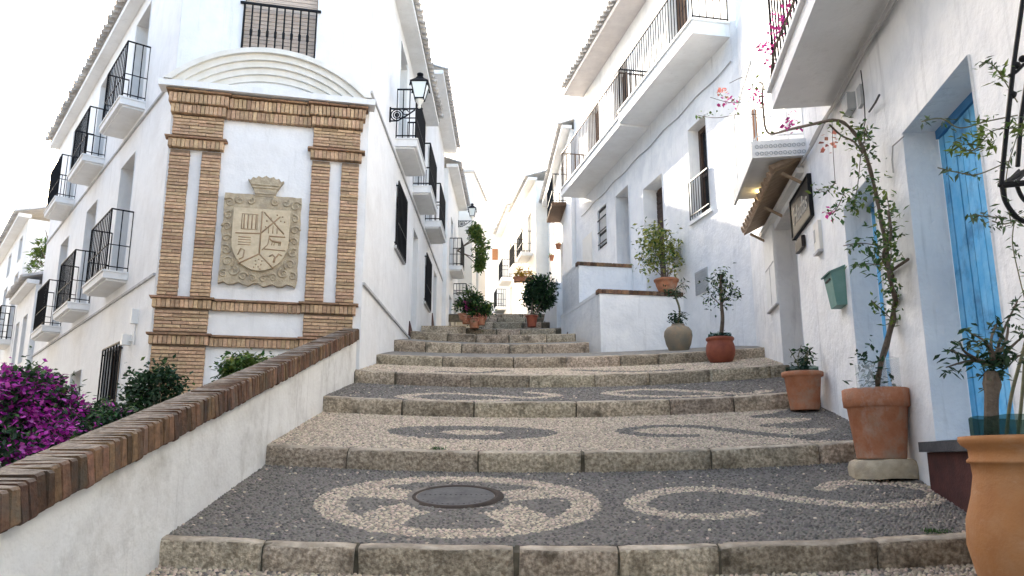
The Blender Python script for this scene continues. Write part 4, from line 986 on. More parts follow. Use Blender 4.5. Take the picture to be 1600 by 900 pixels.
# ------------------------------------------------------------------ plants
def leaves(name, parent, pts, size, mat, aspect=.5, droop=.2, jitter=.35):
    pts = np.asarray(pts, float); n = len(pts)
    if n == 0: return None
    a = rng.uniform(0, 2 * np.pi, n); el = rng.normal(-droop, .55, n)
    d = np.stack([np.cos(a) * np.cos(el), np.sin(a) * np.cos(el), np.sin(el)], 1)
    sd_ = np.stack([-np.sin(a), np.cos(a), rng.normal(0, .5, n)], 1); sd_ /= np.linalg.norm(sd_, axis=1)[:, None]
    up_ = np.cross(d, sd_)
    L = size * rng.uniform(1 - jitter, 1 + jitter, n)[:, None]; Wd = L * aspect
    V = np.stack([pts, pts + d * L * .45 + sd_ * Wd * .5 + up_ * L * .06, pts + d * L, pts + d * L * .45 - sd_ * Wd * .5 + up_ * L * .06, pts + d * L * .5 - up_ * L * .03], 1)
    base = np.array([(0, 1, 4), (1, 2, 4), (2, 3, 4), (3, 0, 4)])
    F = (base[None] + (np.arange(n) * 5)[:, None, None]).reshape(-1, 3)
    me = bpy.data.meshes.new(name); me.from_pydata(V.reshape(-1, 3).tolist(), [], F.tolist()); me.materials.append(M[mat]); me.update()
    return link(name, me, parent)
def clumps(c, rad, nc, per, spread, shell=.75):
    c = np.asarray(c, float); d = rng.normal(size=(nc, 3)); d /= np.linalg.norm(d, axis=1)[:, None]
    r = rng.uniform(shell ** 3, 1, nc) ** (1 / 3); cc = c + d * r[:, None] * np.asarray(rad)
    P = (cc[:, None] + rng.normal(0, spread, (nc, per, 3))).reshape(-1, 3); return P, cc
def path_leaves(path, n, spread):
    path = np.asarray([tuple(p) for p in path], float); t = rng.uniform(0, len(path) - 1.001, n); i = t.astype(int); f_ = (t - i)[:, None]
    return path[i] * (1 - f_) + path[i + 1] * f_ + rng.normal(0, spread, (n, 3))
def curve(P, n=6):
    P = [Vector(p) for p in P]; out = []
    for i in range(len(P) - 1):
        p0, p1, p2, p3 = P[max(i - 1, 0)], P[i], P[i + 1], P[min(i + 2, len(P) - 1)]
        for j in range(n):
            t = j / n; out.append(.5 * (2 * p1 + (p2 - p0) * t + (2 * p0 - 5 * p1 + 4 * p2 - p3) * t * t + (3 * p1 - p0 - 3 * p2 + p3) * t ** 3))
    return out + [P[-1]]
def branchy(mb, base, tips, r0, r1=.004, bend=.05):
    base = Vector(base)
    for q in tips:
        q = Vector(q); m = base.lerp(q, .5) + Vector((random.uniform(-bend, bend), random.uniform(-bend, bend), random.uniform(0, bend)))
        P = curve([base, m, q], 4); mb.tube(P, [r0 + (r1 - r0) * i / (len(P) - 1) for i in range(len(P))], 5)

# bougainvillea behind the parapet
def bush(name, label, cat, px, py, Y, rad, mats, per=26, size=.055, zbase=-.62, stems=5, spread=None, group=None):
    c = at(px, py, Y); t = thing(name, label, cat, (c.x, c.y, CZ + zbase), group)
    mb = MB(); tips = [c + Vector((random.uniform(-.6, .6) * rad[0], random.uniform(-.6, .6) * rad[1], random.uniform(-.2, .6) * rad[2])) for _ in range(stems)]
    branchy(mb, (c.x, c.y, CZ + zbase), tips, .02, .005, .12); mb.build('branches', 'bark', t)
    for (nm, mat, nc, sh, sz) in mats:
        P, cc = clumps(c, rad, nc, per, spread or max(rad) * .13, sh); leaves(nm, t, P, size * sz, mat, .6)
    return t
def bougain():
    c = at(60, 650, 6.2); t = thing('bougainvillea_bush', 'large magenta bougainvillea bush behind the brick-topped parapet', 'bush', (c.x, c.y, CZ - .62))
    lobes = [(8, 642, 6.2, (.38, .5, .33)), (62, 636, 6.6, (.27, .4, .24)), (10, 712, 6.0, (.50, .5, .34)), (128, 680, 7.0, (.40, .4, .22)), (-60, 680, 6, (.5, .5, .44)), (40, 610, 6.5, (.22, .3, .14)), (162, 664, 7.3, (.24, .3, .15)), (95, 698, 6.6, (.36, .4, .26))]
    G, Mg = [], []
    for px, py, Y, rad in lobes:
        cc = at(px, py, Y)
        if px < 80:
            P, _ = clumps(cc, rad, int(95 * rad[0] / .45), 20, .05, .8); Mg.append(P)
            P, _ = clumps(cc, [r_ * .92 for r_ in rad], 60, 20, .06, .3); G.append(P)
        else:
            P, _ = clumps(cc, rad, 80, 20, .05, .5); G.append(P); P, _ = clumps(cc, rad, 10 if px < 150 else 14, 18, .04, .9); Mg.append(P)
    A = np.concatenate(Mg); q = rng.random(len(A)); leaves('bracts', t, A[q < .74], .045, 'magenta', .8, 0); leaves('faded_bracts', t, A[q > .74], .045, 'magenta_pale', .8, 0); leaves('foliage', t, np.concatenate(G), .06, 'leaf_dark', .55)
    P = np.concatenate(G); leaves('young_foliage', t, P[rng.random(len(P)) < .22] + rng.normal(0, .03, (1, 3)), .055, 'leaf_mid', .55)
    mb = MB(); branchy(mb, (c.x, c.y, CZ - .62), [at(px, py, Y) for px, py, Y, _ in lobes], .03, .008, .15); mb.build('branches', 'bark', t)
    mb = MB(); return t
bougain()
bush('shrub', 'dark green shrub in front of the brick pilaster', 'shrub', 238, 625, 8.3, (.30, .3, .34), [('foliage', 'leaf_dark', 110, .3, 1), ('young_foliage', 'leaf_mid', 22, .8, 1)], 22, .06, spread=.06)
bush('shrub', 'light green shrub peeping over the parapet below the coat of arms', 'shrub', 392, 580, 8.8, (.36, .25, .16), [('foliage', 'leaf_light', 90, .3, 1), ('young_foliage', 'leaf_mid', 60, .6, 1)], 18, .06, spread=.05)
# far left houses with a terrace plant
fl = Fac((L1.W(10.9, 0).x - .0, L1.W(10.9, 0).y + .0), -37.9); fl.o = fl.o - fl.u * 0
FL = Fac((L1.W(11.0, 0, .10).x, L1.W(11.0, 0, .10).y), -37.9)
g1 = block('town_house', 'low white house with a roof terrace next to the corner house', FL, 0, 3.4, -1.5, 4.1, [(.9, 1.6, 2.3, 3.5, .2), (1.0, 1.8, -.6, 1.4, .2), (2.4, 3.0, 2.3, 3.5, .2)], ev=.22, roof=False)
eave(g1, FL, -.05, 3.4, 4.1, .25, 1.6, True)
balcony(g1, FL, .7, 2.0, .9, .36, .93)
g2 = block('town_house', 'white house with two rows of balconies at the far left edge', FL, 3.5, 16, -1.5, 6.6, [(4.2, 5.0, 3.2, 5.2, .2), (6.8, 7.6, 3.2, 5.2, .2), (9.4, 10.2, 3.2, 5.2, .2), (4.2, 5.0, .8, 2.6, .2), (6.8, 7.6, .8, 2.6, .2), (4.3, 5.0, 5.6, 6.3, .2), (6.9, 7.6, 5.6, 6.3, .2)], ev=.3)
for i in range(3): balcony(g2, FL, 3.9 + 2.6 * i, 5.3 + 2.6 * i, 3.2, .36, .93); 
for i in range(2): balcony(g2, FL, 3.9 + 2.6 * i, 5.3 + 2.6 * i, .75, .36, .93)
t = thing('terrace_plant', 'leafy green plant on the roof terrace at the far left', 'plant', FL.W(1.3, 4.3, -.6))
c = FL.PW(62, 388, -.2); cl = []
for q in ((0, 0, 0), (.15, .1, .35), (-.2, .2, -.3), (.1, 0, .6)):
    P, _ = clumps(c + Vector(q) * .6 - Vector((0, 0, .25)), (.2, .2, .15), 7, 12, .07, .3); cl.append(P)
leaves('foliage', t, np.concatenate(cl), .17, 'leaf_light', .3, -.1)
mb = MB(); branchy(mb, FL.W(1.3, 4.3, -.6), [c, c + Vector((.1, 0, .5)), c + Vector((-.2, .1, -.2))], .03, .01, .1); mb.build('stem', 'bark', t)

# unseen row added across the lane, left of view, to shade lane and walls
OPf = Fac((L1.W(-6, 0, 5.2).x, L1.W(-6, 0, 5.2).y), -37.9); OPf.n = -L1.n
block('town_house', 'unseen grey house added across the lane for its shade, outside the left edge of the view', OPf, -7, 26, -1.5, 7.4, [(1, 2, .3, 1.6, .2), (5, 6, .3, 1.6, .2), (9, 10, .3, 1.6, .2)], 5, mat='grey_render')

# pots
def pot(name, label, px, py, Y, prof, mat, wob=.0, soil_r=None, soil_z=None, group='potted plants along the steps', z=None):
    p = at(px, py, Y)
    if z is not None: p.z = z
    t = thing(name, label, 'potted plant', p, group); mb = MB(); mb.lathe(prof, p, 40, wob); mb.build('pot', mat, t, True)
    mb = MB(); mb.lathe([(soil_r, soil_z - .01), (soil_r * .5, soil_z + .01), (0, soil_z + .015)], p, 20); mb.build('soil', 'soil', t, True)
    return t, p
def flower_pot(rb, rt, h, lip, th=.02):
    return [(rb * .98, 0), (rb, .01), (rb + (rt - rb) * .78, h - lip), (rt - .006, h - lip + .004), (rt + .012, h - lip + .010), (rt + .016, h - lip * .5), (rt + .016, h - .008), (rt + .004, h), (rt - th, h), (rt - th - .004, h - .06), (rt - th - .02, h - .09)]
def collar(t, p, r, z0, z1, mat='plastic_green', n=24):
    mb = MB(); V = []; F = []
    for z in (z0, z1):
        for k in range(n): q = 2 * math.pi * k / n; V.append(p + Vector((r * math.cos(q), r * math.sin(q), z + (.004 * math.sin(k * 2.3) if z == z1 else 0))))
    for k in range(n): F.append((k, (k + 1) % n, n + (k + 1) % n, n + k))
    mb.add(V, F); return mb.build('plastic_collar', mat, t, True)

# 1 big urn at the right edge
UX = at(1634, 690, 3.35).x; UP = (800 + FPX * UX / (3.35 * math.cos(PITCH) - .815 * math.sin(PITCH)), 450 + FPX * (3.35 * math.sin(PITCH) + .815 * math.cos(PITCH)) / (3.35 * math.cos(PITCH) - .815 * math.sin(PITCH)))
t, p = pot('potted_plant', 'large smooth orange clay urn with a small tree at the right edge', UP[0], UP[1], 3.35, [(.17, 0), (.18, .02), (.235, .16), (.305, .33), (.332, .46), (.325, .56), (.295, .66), (.280, .74), (.283, .79), (.297, .795), (.297, .805), (.286, .815), (.288, .85), (.312, .868), (.322, .885), (.320, .903), (.300, .905), (.285, .90), (.26, .80)], 'terracotta_orange', 0, .26, .80, z=CZ - .815)
rim = p.z + .917
collar(t, p, .27, .80, .985)
tr = at(1552, 690, 3.35); Yt = 3.35
stem = curve([Vector((at(1548, 700, Yt).x, Yt, rim - .12)), at(1549, 640, Yt), at(1550, 600, Yt), at(1548, 580, Yt)])
mb = MB(); mb.tube(stem, [.034, .032, .030, .029, .028, .028, .027, .027, .027, .028, .030, .034, .036, .034, .032, .030, .028, .026, .02][:len(stem)], 8)
top = at(1552, 572, Yt)
tips = [at(x, y, Yt + dy) for x, y, dy in ((1500, 535, -.05), (1485, 547, 0), (1478, 574, .05), (1515, 520, .05), (1575, 500, 0), (1590, 470, .1), (1535, 530, -.1), (1558, 505, .1), (1570, 540, -.1), (1605, 520, 0), (1595, 555, .05))]
branchy(mb, top, tips, .009, .003, .03); mb.build('trunk', 'bark', t)
P = np.concatenate([path_leaves([top, q], 9, .018) for q in tips] + [rng.normal(0, .035, (70, 3)) + np.array(top), ] + [rng.normal(0, .02, (9, 3)) + np.array(q) for q in tips])
leaves('foliage', t, P, .042, 'leaf_dark', .42); P = P[rng.random(len(P)) < .35]; leaves('young_foliage', t, P + rng.normal(0, .01, P.shape), .04, 'leaf_grey', .4)
mb = MB(); mb.tube(curve([at(1572, 690, 3.5), at(1580, 620, 3.5), at(1600, 545, 3.5), at(1612, 500, 3.5)]), .008, 5); mb.tube(curve([at(1590, 690, 3.6), at(1597, 620, 3.6), at(1602, 560, 3.6)]), .008, 5); mb.build('cane', 'bark_green', t)

# 2 large weathered pot with the climbing vine
sb = at(1378, 717, 6.0)
mb = MB(); V = []; N = 18
for h, k in ((-.125, 1.02), (-.005, 1)): V.append([Vector((sb.x + .02 + .235 * k * math.cos(2 * math.pi * i / N) * (1 + .09 * math.sin(i * 2.7)), sb.y + .2 * k * math.sin(2 * math.pi * i / N) * (1 + .08 * math.sin(i * 1.7)), sb.z + h)) for i in range(N)])
rg = [[Vector((sb.x + .02 + (p_.x - sb.x - .02) * k_, sb.y + (p_.y - sb.y) * k_, sb.z + h_ + .012 * noise.noise(p_ * 9))) for p_ in V[0]] for k_, h_ in ((1.04, -.14), (1.06, -.06), (1.0, -.02), (.86, -.003))]
mb.add(sum(rg, []), [(r_ * N + i, r_ * N + (i + 1) % N, (r_ + 1) * N + (i + 1) % N, (r_ + 1) * N + i) for r_ in range(3) for i in range(N)] + [tuple(3 * N + i for i in range(N))]); tag(mb.build('flat_stone', 'stone', None, True), 'flat grey stone under the large weathered pot', 'stone')
t, p = pot('potted_plant', 'large weathered terracotta pot with the climbing vine on a flat stone', 1378, 717, 6.0, flower_pot(.172, .222, .515, .145), 'terracotta', .012, .215, .47)
d0 = .22
trunk = curve([Vector((p.x + .02, p.y, p.z + .45)), at(1372, 590, 5.87), at(1388, 530, 5.92), at(1400, 480, 5.97), R1.PW(1392, 440, .12), R1.PW(1385, 390, .10), R1.PW(1376, 340, .10), R1.PW(1366, 290, .12), R1.PW(1352, 240, .16), R1.PW(1335, 208, .2), R1.PW(1315, 190, .28), R1.PW(1296, 188, .35)], 6)
mb = MB(); n = len(trunk); mb.tube(trunk, [.019 - .007 * i / n + .0025 * math.sin(i * 1.3) for i in range(n)], 7)
tr2 = curve([trunk[6], at(1376, 560, 5.82), at(1392, 500, 5.92), at(1398, 440, 5.97), R1.PW(1380, 400, .14), R1.PW(1392, 370, .14), R1.PW(1388, 330, .1)], 6); mb.tube(tr2, .011, 6)
arm = curve([trunk[-1], R1.PW(1270, 194, .42), R1.PW(1235, 202, .48), R1.PW(1205, 209, .50), R1.PW(1196, 200, .52), R1.PW(1193, 175, .52), R1.PW(1191, 150, .52), R1.PW(1192, 132, .52), R1.PW(1184, 128, .52)], 5); mb.tube(arm, [.014 - .006 * i / len(arm) for i in range(len(arm))], 6)
mb.tube(curve([R1.PW(1296, 195, .34), R1.PW(1315, 212, .25), R1.PW(1335, 222, .2), R1.PW(1348, 240, .16)]), .008, 5)
mb.tube(curve([R1.PW(1192, 150, .52), R1.PW(1170, 158, .6), R1.PW(1140, 160, .75), R1.PW(1110, 152, .9)]), .004, 4); mb.tube(curve([R1.PW(1192, 180, .52), R1.PW(1160, 178, .7), R1.PW(1120, 184, .9), R1.PW(1090, 180, 1.0)]), .004, 4)
mb.tube(curve([R1.PW(1192, 132, .52), R1.PW(1165, 120, .6), R1.PW(1140, 130, .7)]), .0035, 4); mb.tube(curve([R1.PW(1300, 190, .33), R1.PW(1302, 240, .3), R1.PW(1305, 285, .28)]), .003, 4)
tw = [[R1.PW(1380, 345, .1), R1.PW(1392, 385, .15), R1.PW(1388, 420, .2), R1.PW(1375, 400, .25)], [R1.PW(1345, 240, .16), R1.PW(1340, 290, .16), R1.PW(1332, 330, .18)], [R1.PW(1380, 385, .1), R1.PW(1345, 380, .2), R1.PW(1318, 384, .25)], [R1.PW(1385, 415, .1), R1.PW(1352, 412, .2), R1.PW(1335, 415, .25)],
      [R1.PW(1385, 300, .1), R1.PW(1390, 340, .12), R1.PW(1384, 380, .12)], [at(1395, 470, 5.92), at(1412, 455, 5.82)], [at(1395, 500, 5.92), at(1362, 470, 5.82)], [R1.PW(1350, 225, .2), R1.PW(1352, 200, .2), R1.PW(1355, 215, .2)], [R1.PW(1305, 285, .28), R1.PW(1290, 300, .3), R1.PW(1275, 295, .3)], [R1.PW(1320, 300, .22), R1.PW(1308, 325, .25), R1.PW(1300, 335, .25)]]
for q in tw: mb.tube(curve(q, 4), .004, 4)
mb.build('trunk', 'bark', t, True)
Pd = np.concatenate([path_leaves(trunk[26:56], 190, .05), path_leaves(tr2[16:], 190, .05)] + [path_leaves(q, 34, .028) for q in tw] + [path_leaves(trunk[16:26], 70, .04)])
q = rng.random(len(Pd)); leaves('foliage', t, Pd[q < .6], .058, 'leaf_mid', .5); leaves('fresh_foliage', t, Pd[q > .6], .050, 'leaf_light', .5)
P = np.concatenate([path_leaves([R1.PW(1330, 330, .18), R1.PW(1342, 300, .16)], 60, .035), path_leaves(trunk[40:66], 50, .05), path_leaves(arm, 26, .03), path_leaves([R1.PW(1170, 158, .6), R1.PW(1110, 152, .9)], 14, .03), path_leaves([R1.PW(1160, 178, .7), R1.PW(1090, 180, 1)], 16, .03)]); leaves('young_foliage', t, P, .05, 'leaf_light', .5)
P = np.concatenate([path_leaves([R1.PW(1195, 150, .52), R1.PW(1180, 148, .55)], 34, .04), path_leaves([R1.PW(1228, 196, .48), R1.PW(1248, 190, .48)], 34, .035), path_leaves([R1.PW(1126, 160, .8), R1.PW(1150, 158, .8)], 30, .04), rng.normal(0, .02, (14, 3)) + np.array(R1.PW(1296, 332, .25))]); leaves('blossom', t, P, .04, 'pink', .8)
P = rng.normal(0, .03, (14, 3)) + np.array(R1.PW(1128, 143, .8)); P = np.concatenate([P, rng.normal(0, .03, (18, 3)) + np.array(R1.PW(1295, 222, .3))]); leaves('pale_blossom', t, P, .045, 'salmon', .8)
Pg = np.concatenate([path_leaves([p + Vector((-.1, -.05, .5)), at(1352, 535, 5.78)], 60, .05), path_leaves([p + Vector((0, -.05, .5)), at(1365, 570, 5.78)], 60, .05)]); leaves('undergrowth', t, Pg, .055, 'leaf_dark', .5)
collar(t, Vector((at(1391, 600, 5.92).x, 5.92, p.z)), .075, .5, .74, 'plastic_clear', 12); collar(t, Vector((at(1352, 600, 5.78).x, 5.78, p.z)), .06, .5, .68, 'plastic_clear', 12)

# 3 terracotta pot near the letterbox
t, p = pot('potted_plant', 'reddish terracotta pot with a bushy little plant below the green letterbox', 1258, 641, 8.36, flower_pot(.145, .195, .40, .06), 'terracotta', .01, .17, .33)
collar(t, p, .165, .33, .45)
mb = MB(); tips = [p + Vector((random.uniform(-.15, .15), random.uniform(-.1, .1), random.uniform(.5, .78))) for _ in range(9)]; branchy(mb, p + Vector((0, 0, .33)), tips, .008, .003, .04); mb.build('stems', 'bark_green', t)
P = np.concatenate([path_leaves([p + Vector((0, 0, .38)), q], 16, .03) for q in tips]); leaves('foliage', t, P, .06, 'leaf_dark', .5); P = P[rng.random(len(P)) < .3]; leaves('young_foliage', t, P, .055, 'leaf_mid', .5)

# 4 round glazed pot with a small standard tree
t, p = pot('potted_plant', 'round dark red glazed pot with a small standard tree against the wall', 1127, 568, 11.7, [(.13, 0), (.16, .02), (.205, .12), (.215, .20), (.205, .27), (.185, .32), (.19, .335), (.205, .345), (.207, .375), (.195, .385), (.175, .375), (.16, .30)], 'terracotta_red', 0, .165, .32)
collar(t, p, .17, .32, .44)
mb = MB(); tk = curve([p + Vector((0, 0, .3)), at(1129, 500, 11.6), at(1127, 470, 11.6), at(1126, 430, 11.6)]); mb.tube(tk, [.035 - .02 * i / len(tk) for i in range(len(tk))], 7)
tips = [at(x, y, 11.6 + dy) for x, y, dy in ((1110, 462, 0), (1116, 448, .1), (1140, 465, -.1), (1143, 455, .1), (1122, 432, 0), (1130, 428, 0), (1134, 445, .1))]; branchy(mb, at(1127, 478, 11.6), tips, .01, .004, .05); mb.build('trunk', 'bark', t)
P = np.concatenate([rng.normal(0, .075, (34, 3)) + np.array(q) for q in tips] + [path_leaves([at(1127, 480, 11.6), at(1126, 430, 11.6)], 90, .055)]); leaves('foliage', t, P, .065, 'leaf_dark', .5); P = P[rng.random(len(P)) < .4]; leaves('young_foliage', t, P + .01, .06, 'leaf_light', .5)
P, _ = clumps(p + Vector((0, 0, .40)), (.16, .16, .05), 14, 10, .03, .2); leaves('undergrowth', t, P, .06, 'leaf_dark', .5)

# 5 grey-green clay jar with a leaning stem
t, p = pot('potted_plant', 'bulbous grey clay jar with a leaning succulent stem beside the landing wall', 1061, 552, 13.1, [(.13, 0), (.15, .02), (.205, .15), (.235, .29), (.225, .37), (.18, .43), (.12, .455), (.105, .465), (.11, .485), (.09, .487), (.08, .45)], 'jar_clay', .01, .085, .455)
mb = MB(); tk = curve([p + Vector((0, 0, .45)), at(1062, 485, 13.05), at(1056, 465, 13.0), at(1050, 452, 12.95)]); mb.tube(tk, [.018] * len(tk), 6)
tips = [at(x, y, 12.95) for x, y in ((1074, 447, ), (1070, 440), (1036, 452), (1042, 462), (1060, 462), (1071, 495), (1068, 490))]; branchy(mb, at(1053, 457, 12.95), tips[:5], .008, .004, .04); branchy(mb, at(1062, 490, 13.05), tips[5:], .008, .004, .04); mb.build('stem', 'bark_green', t)
P = np.concatenate([path_leaves([at(1053, 457, 12.95), q], 16, .03) for q in tips[:5]] + [path_leaves([at(1062, 490, 13.05), q], 8, .03) for q in tips[5:]]); leaves('foliage', t, P, .085, 'leaf_dark', .35)
P, _ = clumps(p + Vector((0, 0, .56)), (.13, .13, .09), 16, 12, .03, .2); leaves('undergrowth', t, P, .07, 'leaf_dark', .5)

# 6 shallow bowl with a bushy plant on the landing
p0 = R2.W(2.60, 2.87, .20)
q0 = at(1043, 461, 13.55)
t, p = pot('potted_plant', 'shallow terracotta bowl with a yellow-green bush standing on the brick-capped landing', 1042, 460, 13.75 * KR, [(.13, 0), (.16, .02), (.21, .14), (.225, .21), (.245, .215), (.25, .25), (.235, .262), (.21, .255), (.19, .20)], 'terracotta', 0, .20, .21, z=CZ + 2.87 * KR)
mb = MB(); tips = [at(x, y, 13.75 * KR + random.uniform(-.2, .2)) for x, y in ((1012, 375), (1022, 362), (1035, 372), (1048, 380), (1055, 395), (1010, 400), (1018, 415), (1058, 415), (1035, 395), (1028, 385), (1042, 405))]; branchy(mb, p + Vector((0, 0, .2)), tips, .010, .004, .06); mb.build('stems', 'bark', t)
P = np.concatenate([rng.normal(0, .13, (75, 3)) + np.array(q) for q in tips]); leaves('foliage', t, P, .095, 'leaf_yellow', .55); P = P[rng.random(len(P)) < .5]; leaves('dark_foliage', t, P + rng.normal(0, .03, P.shape), .08, 'leaf_mid', .5)

# 7 far terracotta pot with a dark bush
t, p = pot('potted_plant', 'distant terracotta pot with a dark round bush beside the upper steps', 831, 511, 18.35, flower_pot(.10, .14, .27, .04), 'terracotta_red', 0, .11, .22)
c = at(843, 458, 18.6); mb = MB(); branchy(mb, p + Vector((0, 0, .2)), [c, c + Vector((.2, 0, .2)), c + Vector((-.15, 0, .1)), c + Vector((.1, .1, -.2))], .02, .008, .08); mb.build('stems', 'bark', t)
P, _ = clumps(c, (.36, .32, .44), 150, 18, .06, .35); leaves('foliage', t, P, .095, 'leaf_dark', .5); P, _ = clumps(c, (.36, .32, .44), 26, 14, .05, .8); leaves('young_foliage', t, P, .09, 'leaf_mid', .5)

# 8 flower planter on the left of the upper steps
pc = at(737, 503, 18.3)
t = thing('planter', 'stone planter bed of mixed flowers on the left of the upper steps', 'planter', pc - Vector((0, 0, .3)))
mb = MB(); V0 = CZ + 2.0
mb.box((-2.05, 17.7, V0), (1.0, 0, 0), (0, 4.0, 0), (0, 0, .92)); mb.build('kerb', 'kerb', t)
for x, y, r in ((728, 498, .16), (741, 505, .2), (752, 500, .15), (722, 492, .13)):
    b_ = at(x, y + 8, 17.55); r *= .7; mb = MB(); mb.lathe(flower_pot(r * .7, r, r * 1.6, .03), b_, 16); mb.build('pot', 'terracotta', t, True)
cl = []
for x, y, rad in ((735, 470, (.24, .3, .26)), (748, 478, (.26, .3, .2)), (727, 478, (.2, .2, .2)), (757, 483, (.14, .2, .14)), (742, 495, (.22, .2, .2))):
    P, _ = clumps(at(x, y, 17.7), rad, 46, 14, .05, .3); cl.append(P)
A = np.concatenate(cl); q = rng.random(len(A)); leaves('foliage', t, A[q < .55], .08, 'leaf_mid', .5); leaves('dark_foliage', t, A[q > .72], .08, 'leaf_dark', .5); leaves('pale_foliage', t, A[(q > .55) & (q < .72)], .08, 'leaf_light', .5)
P, _ = clumps(at(736, 476, 17.6), (.2, .1, .16), 9, 14, .03, .7); leaves('blossom', t, P, .05, 'pink', .8)
P, _ = clumps(at(744, 497, 17.5), (.22, .1, .08), 8, 12, .03, .7); leaves('dry_foliage', t, P, .07, 'salmon', .6)
# hanging vine under the far lantern
t = thing('hanging_vine', 'dark green vine hanging below the small distant lantern', 'vine', H2f.W(3.9, 6.9, .3)); cl = []
for x, y, rad in ((745, 368, (.24, .3, .24)), (751, 385, (.24, .3, .32)), (742, 360, (.2, .2, .16)), (752, 403, (.14, .2, .28)), (749, 416, (.07, .1, .12))):
    P, _ = clumps(at(x, y, 26.3), rad, 34, 12, .07, .3); cl.append(P)
A = np.concatenate(cl); q = rng.random(len(A)); leaves('foliage', t, A[q < .7], .13, 'leaf_light', .5); leaves('dark_foliage', t, A[q > .7], .13, 'leaf_mid', .5)
mb = MB(); branchy(mb, H2f.W(4.0, 7.2, 0), [at(x, y, 26.3) for x, y in ((745, 368), (752, 405), (760, 372), (748, 418))], .03, .01, .1); mb.build('stems', 'bark', t)
# yellow flowers on the ledge far right, small wall pots
t = thing('window_box', 'box of yellow flowers on a ledge far up on the right', 'planter', R3f.W(3.2, 4.75, .3)); c = R3f.PW(817, 428, .5)
c = at(818, 428, 24); mb = MB(); mb.box(c - Vector((.3, .1, .25)), (.6, 0, 0), (0, .25, 0), (0, 0, .15)); mb.build('box', 'terracotta', t); P, _ = clumps(c, (.26, .15, .13), 26, 12, .05, .3); leaves('blossom', t, P, .09, 'flower_yellow', .7)
for i, (px, py, lb_) in enumerate(((863, 403, 'lower of two small clay pots hung on the far right wall'), (873, 385, 'upper of two small clay pots hung on the far right wall'))):
    s_, z_ = R3f.P(px, py, .1); s_ = min(max(s_, .3), 8); b_ = R3f.W(s_, z_ - .1, .12); t = thing('wall_pot', lb_, 'pot', b_, 'clay pots hung on the far wall'); mb = MB(); mb.lathe(flower_pot(.07, .10, .19, .03), b_, 14); mb.build('pot', 'terracotta', t, True); P, _ = clumps(b_ + Vector((0, 0, .22)), (.1, .1, .06), 8, 8, .03, .3); leaves('foliage', t, P, .06, 'leaf_mid', .5)

# bougainvillea flowers spilling through the balcony rail
t = thing('balcony_bougainvillea', 'pink bougainvillea climbing the rail of the overhanging balcony', 'climbing plant', R1.W(-.2, 3.2, .45))
P = np.concatenate([path_leaves([R1.PW(1200, 100, .5), R1.PW(1205, 60, .5), R1.PW(1222, 30, .5), R1.PW(1238, 5, .5)], 130, .04), rng.normal(0, .04, (50, 3)) + np.array(R1.PW(1196, 72, .5))]); leaves('blossom', t, P, .04, 'pink', .8)
mb = MB(); mb.tube(curve([R1.PW(1204, 130, .52), R1.PW(1210, 80, .52), R1.PW(1225, 40, .52), R1.PW(1245, -10, .52)]), .012, 5); mb.build('stem', 'bark', t)

# wrought-iron wall stand at the right edge, with trailing leaves
t = thing('iron_wall_stand', 'black wrought-iron plant stand on the wall at the upper right edge', 'plant stand', at(1580, 300, 3.3)); Yi = 3.2
I = lambda x, y, dy=0: at(x, y, Yi + dy)
mb = MB(); mb.tube([I(1601, -20), I(1584, 100), I(1573, 200), I(1564, 290)], .010, 6); mb.tube([I(1612, 80, .15), I(1596, 180, .15), I(1590, 260, .15)], .010, 6)
wl = lambda p: Vector((R1.o.x + (p.y - R1.o.y) * math.tan(R(8.6)) + .01, p.y, p.z))
mb.tube([I(1564, 290), I(1600, 286), I(1660, 284), wl(I(1660, 283))], .014, 6); mb.tube([I(1564, 290), I(1600, 268, .2), I(1660, 262, .3), wl(I(1660, 262, .3))], .012, 6)
mb.tube([I(1601, -20), wl(I(1601, -40))], .010, 6); mb.tube([I(1612, 80, .15), wl(I(1612, 60, .15))], .010, 6)
mb.tube(curve([I(1566, 292), I(1570, 312), I(1582, 332), I(1600, 346), I(1640, 352), wl(I(1640, 352))]), .010, 6); mb.tube(curve([I(1588, 288, .05), I(1600, 312, .05), I(1630, 330, .05)]), .009, 6)
mb.tube(curve([I(1577, 118), I(1588, 112), I(1600, 100)]), .008, 5)
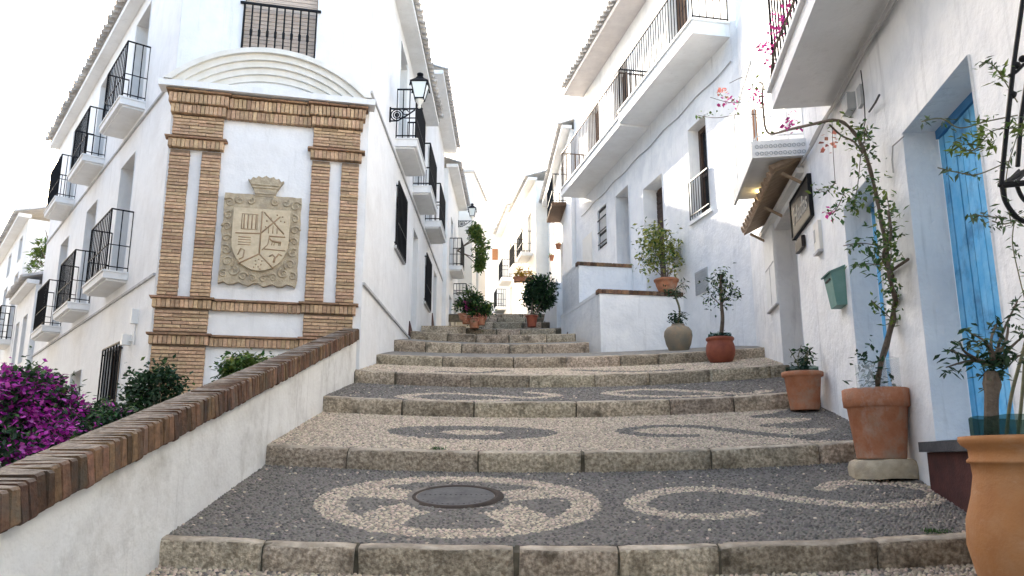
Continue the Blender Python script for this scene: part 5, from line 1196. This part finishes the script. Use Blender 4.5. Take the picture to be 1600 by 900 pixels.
for x, y in ((1588, 102), (1598, 92), (1582, 148)):
    c = I(x, y); mb.lathe([(0, -.018), (.014, -.01), (.018, 0), (.014, .01), (0, .018)], c, 8)
mb.build('frame', 'iron', t)
mb = MB()
for q in range(4): mb.tube([I(1570 + 14 * q, 288), I(1592 + 14 * q, 266, .22)], .007, 5)
mb.build('shelf', 'iron', t)
t = thing('trailing_creeper', 'thin green creeper trailing across the blue door from the iron stand', 'creeper', I(1580, 290))
vines = [[I(1585, 200), I(1550, 205), I(1520, 235), I(1490, 225)], [I(1580, 250), I(1530, 272), I(1500, 270), I(1465, 262)], [I(1590, 160), I(1560, 112), I(1545, 98), I(1530, 103)], [I(1572, 340), I(1540, 338), I(1520, 335)], [I(1585, 345), I(1582, 380), I(1592, 430), I(1602, 470)], [I(1590, 210), I(1575, 260), I(1572, 300), I(1580, 350)], [I(1600, 340), I(1570, 350), I(1550, 345)], [I(1590, 180), I(1540, 190), I(1500, 200), I(1470, 185), I(1440, 190)]]
mb = MB()
for q in vines: mb.tube(curve(q, 5), .0028, 4)
mb.build('stems', 'bark_green', t)
P = np.concatenate([path_leaves(curve(q, 4), 20, .014) for q in vines]); leaves('foliage', t, P, .036, 'leaf_grey', .34); P = P[rng.random(len(P)) < .5]; leaves('young_foliage', t, P + rng.normal(0, .01, P.shape), .034, 'leaf_mid', .34)
P = np.concatenate([rng.normal(0, .02, (26, 3)) + np.array(I(*q)) for q in ((1525, 215), (1535, 200), (1560, 118), (1545, 225), (1500, 232), (1595, 200))]); leaves('pale_foliage', t, P, .045, 'leaf_light', .3)

# tufts of grass in the joints
for i, (px, py, k, lb_) in enumerate(((1462, 833, 1, 'small tuft of grass on the first step near the orange urn'), (682, 733, 1, 'small weed at the foot of the second step'))):
    x, y = hit(px, py, k); b_ = Vector((x, y, CZ + ztread(x, y))); P = rng.normal(0, .022, (70, 3)) * np.array([1.6, .8, .15]) + np.array(b_); o = leaves('grass_tuft', None, P, .028, 'leaf_mid', .25, -1.0); tag(o, lb_, 'grass')
for o in bpy.data.objects:
    if '_loc' in o: del o['_loc']
print('objects', len(bpy.data.objects))
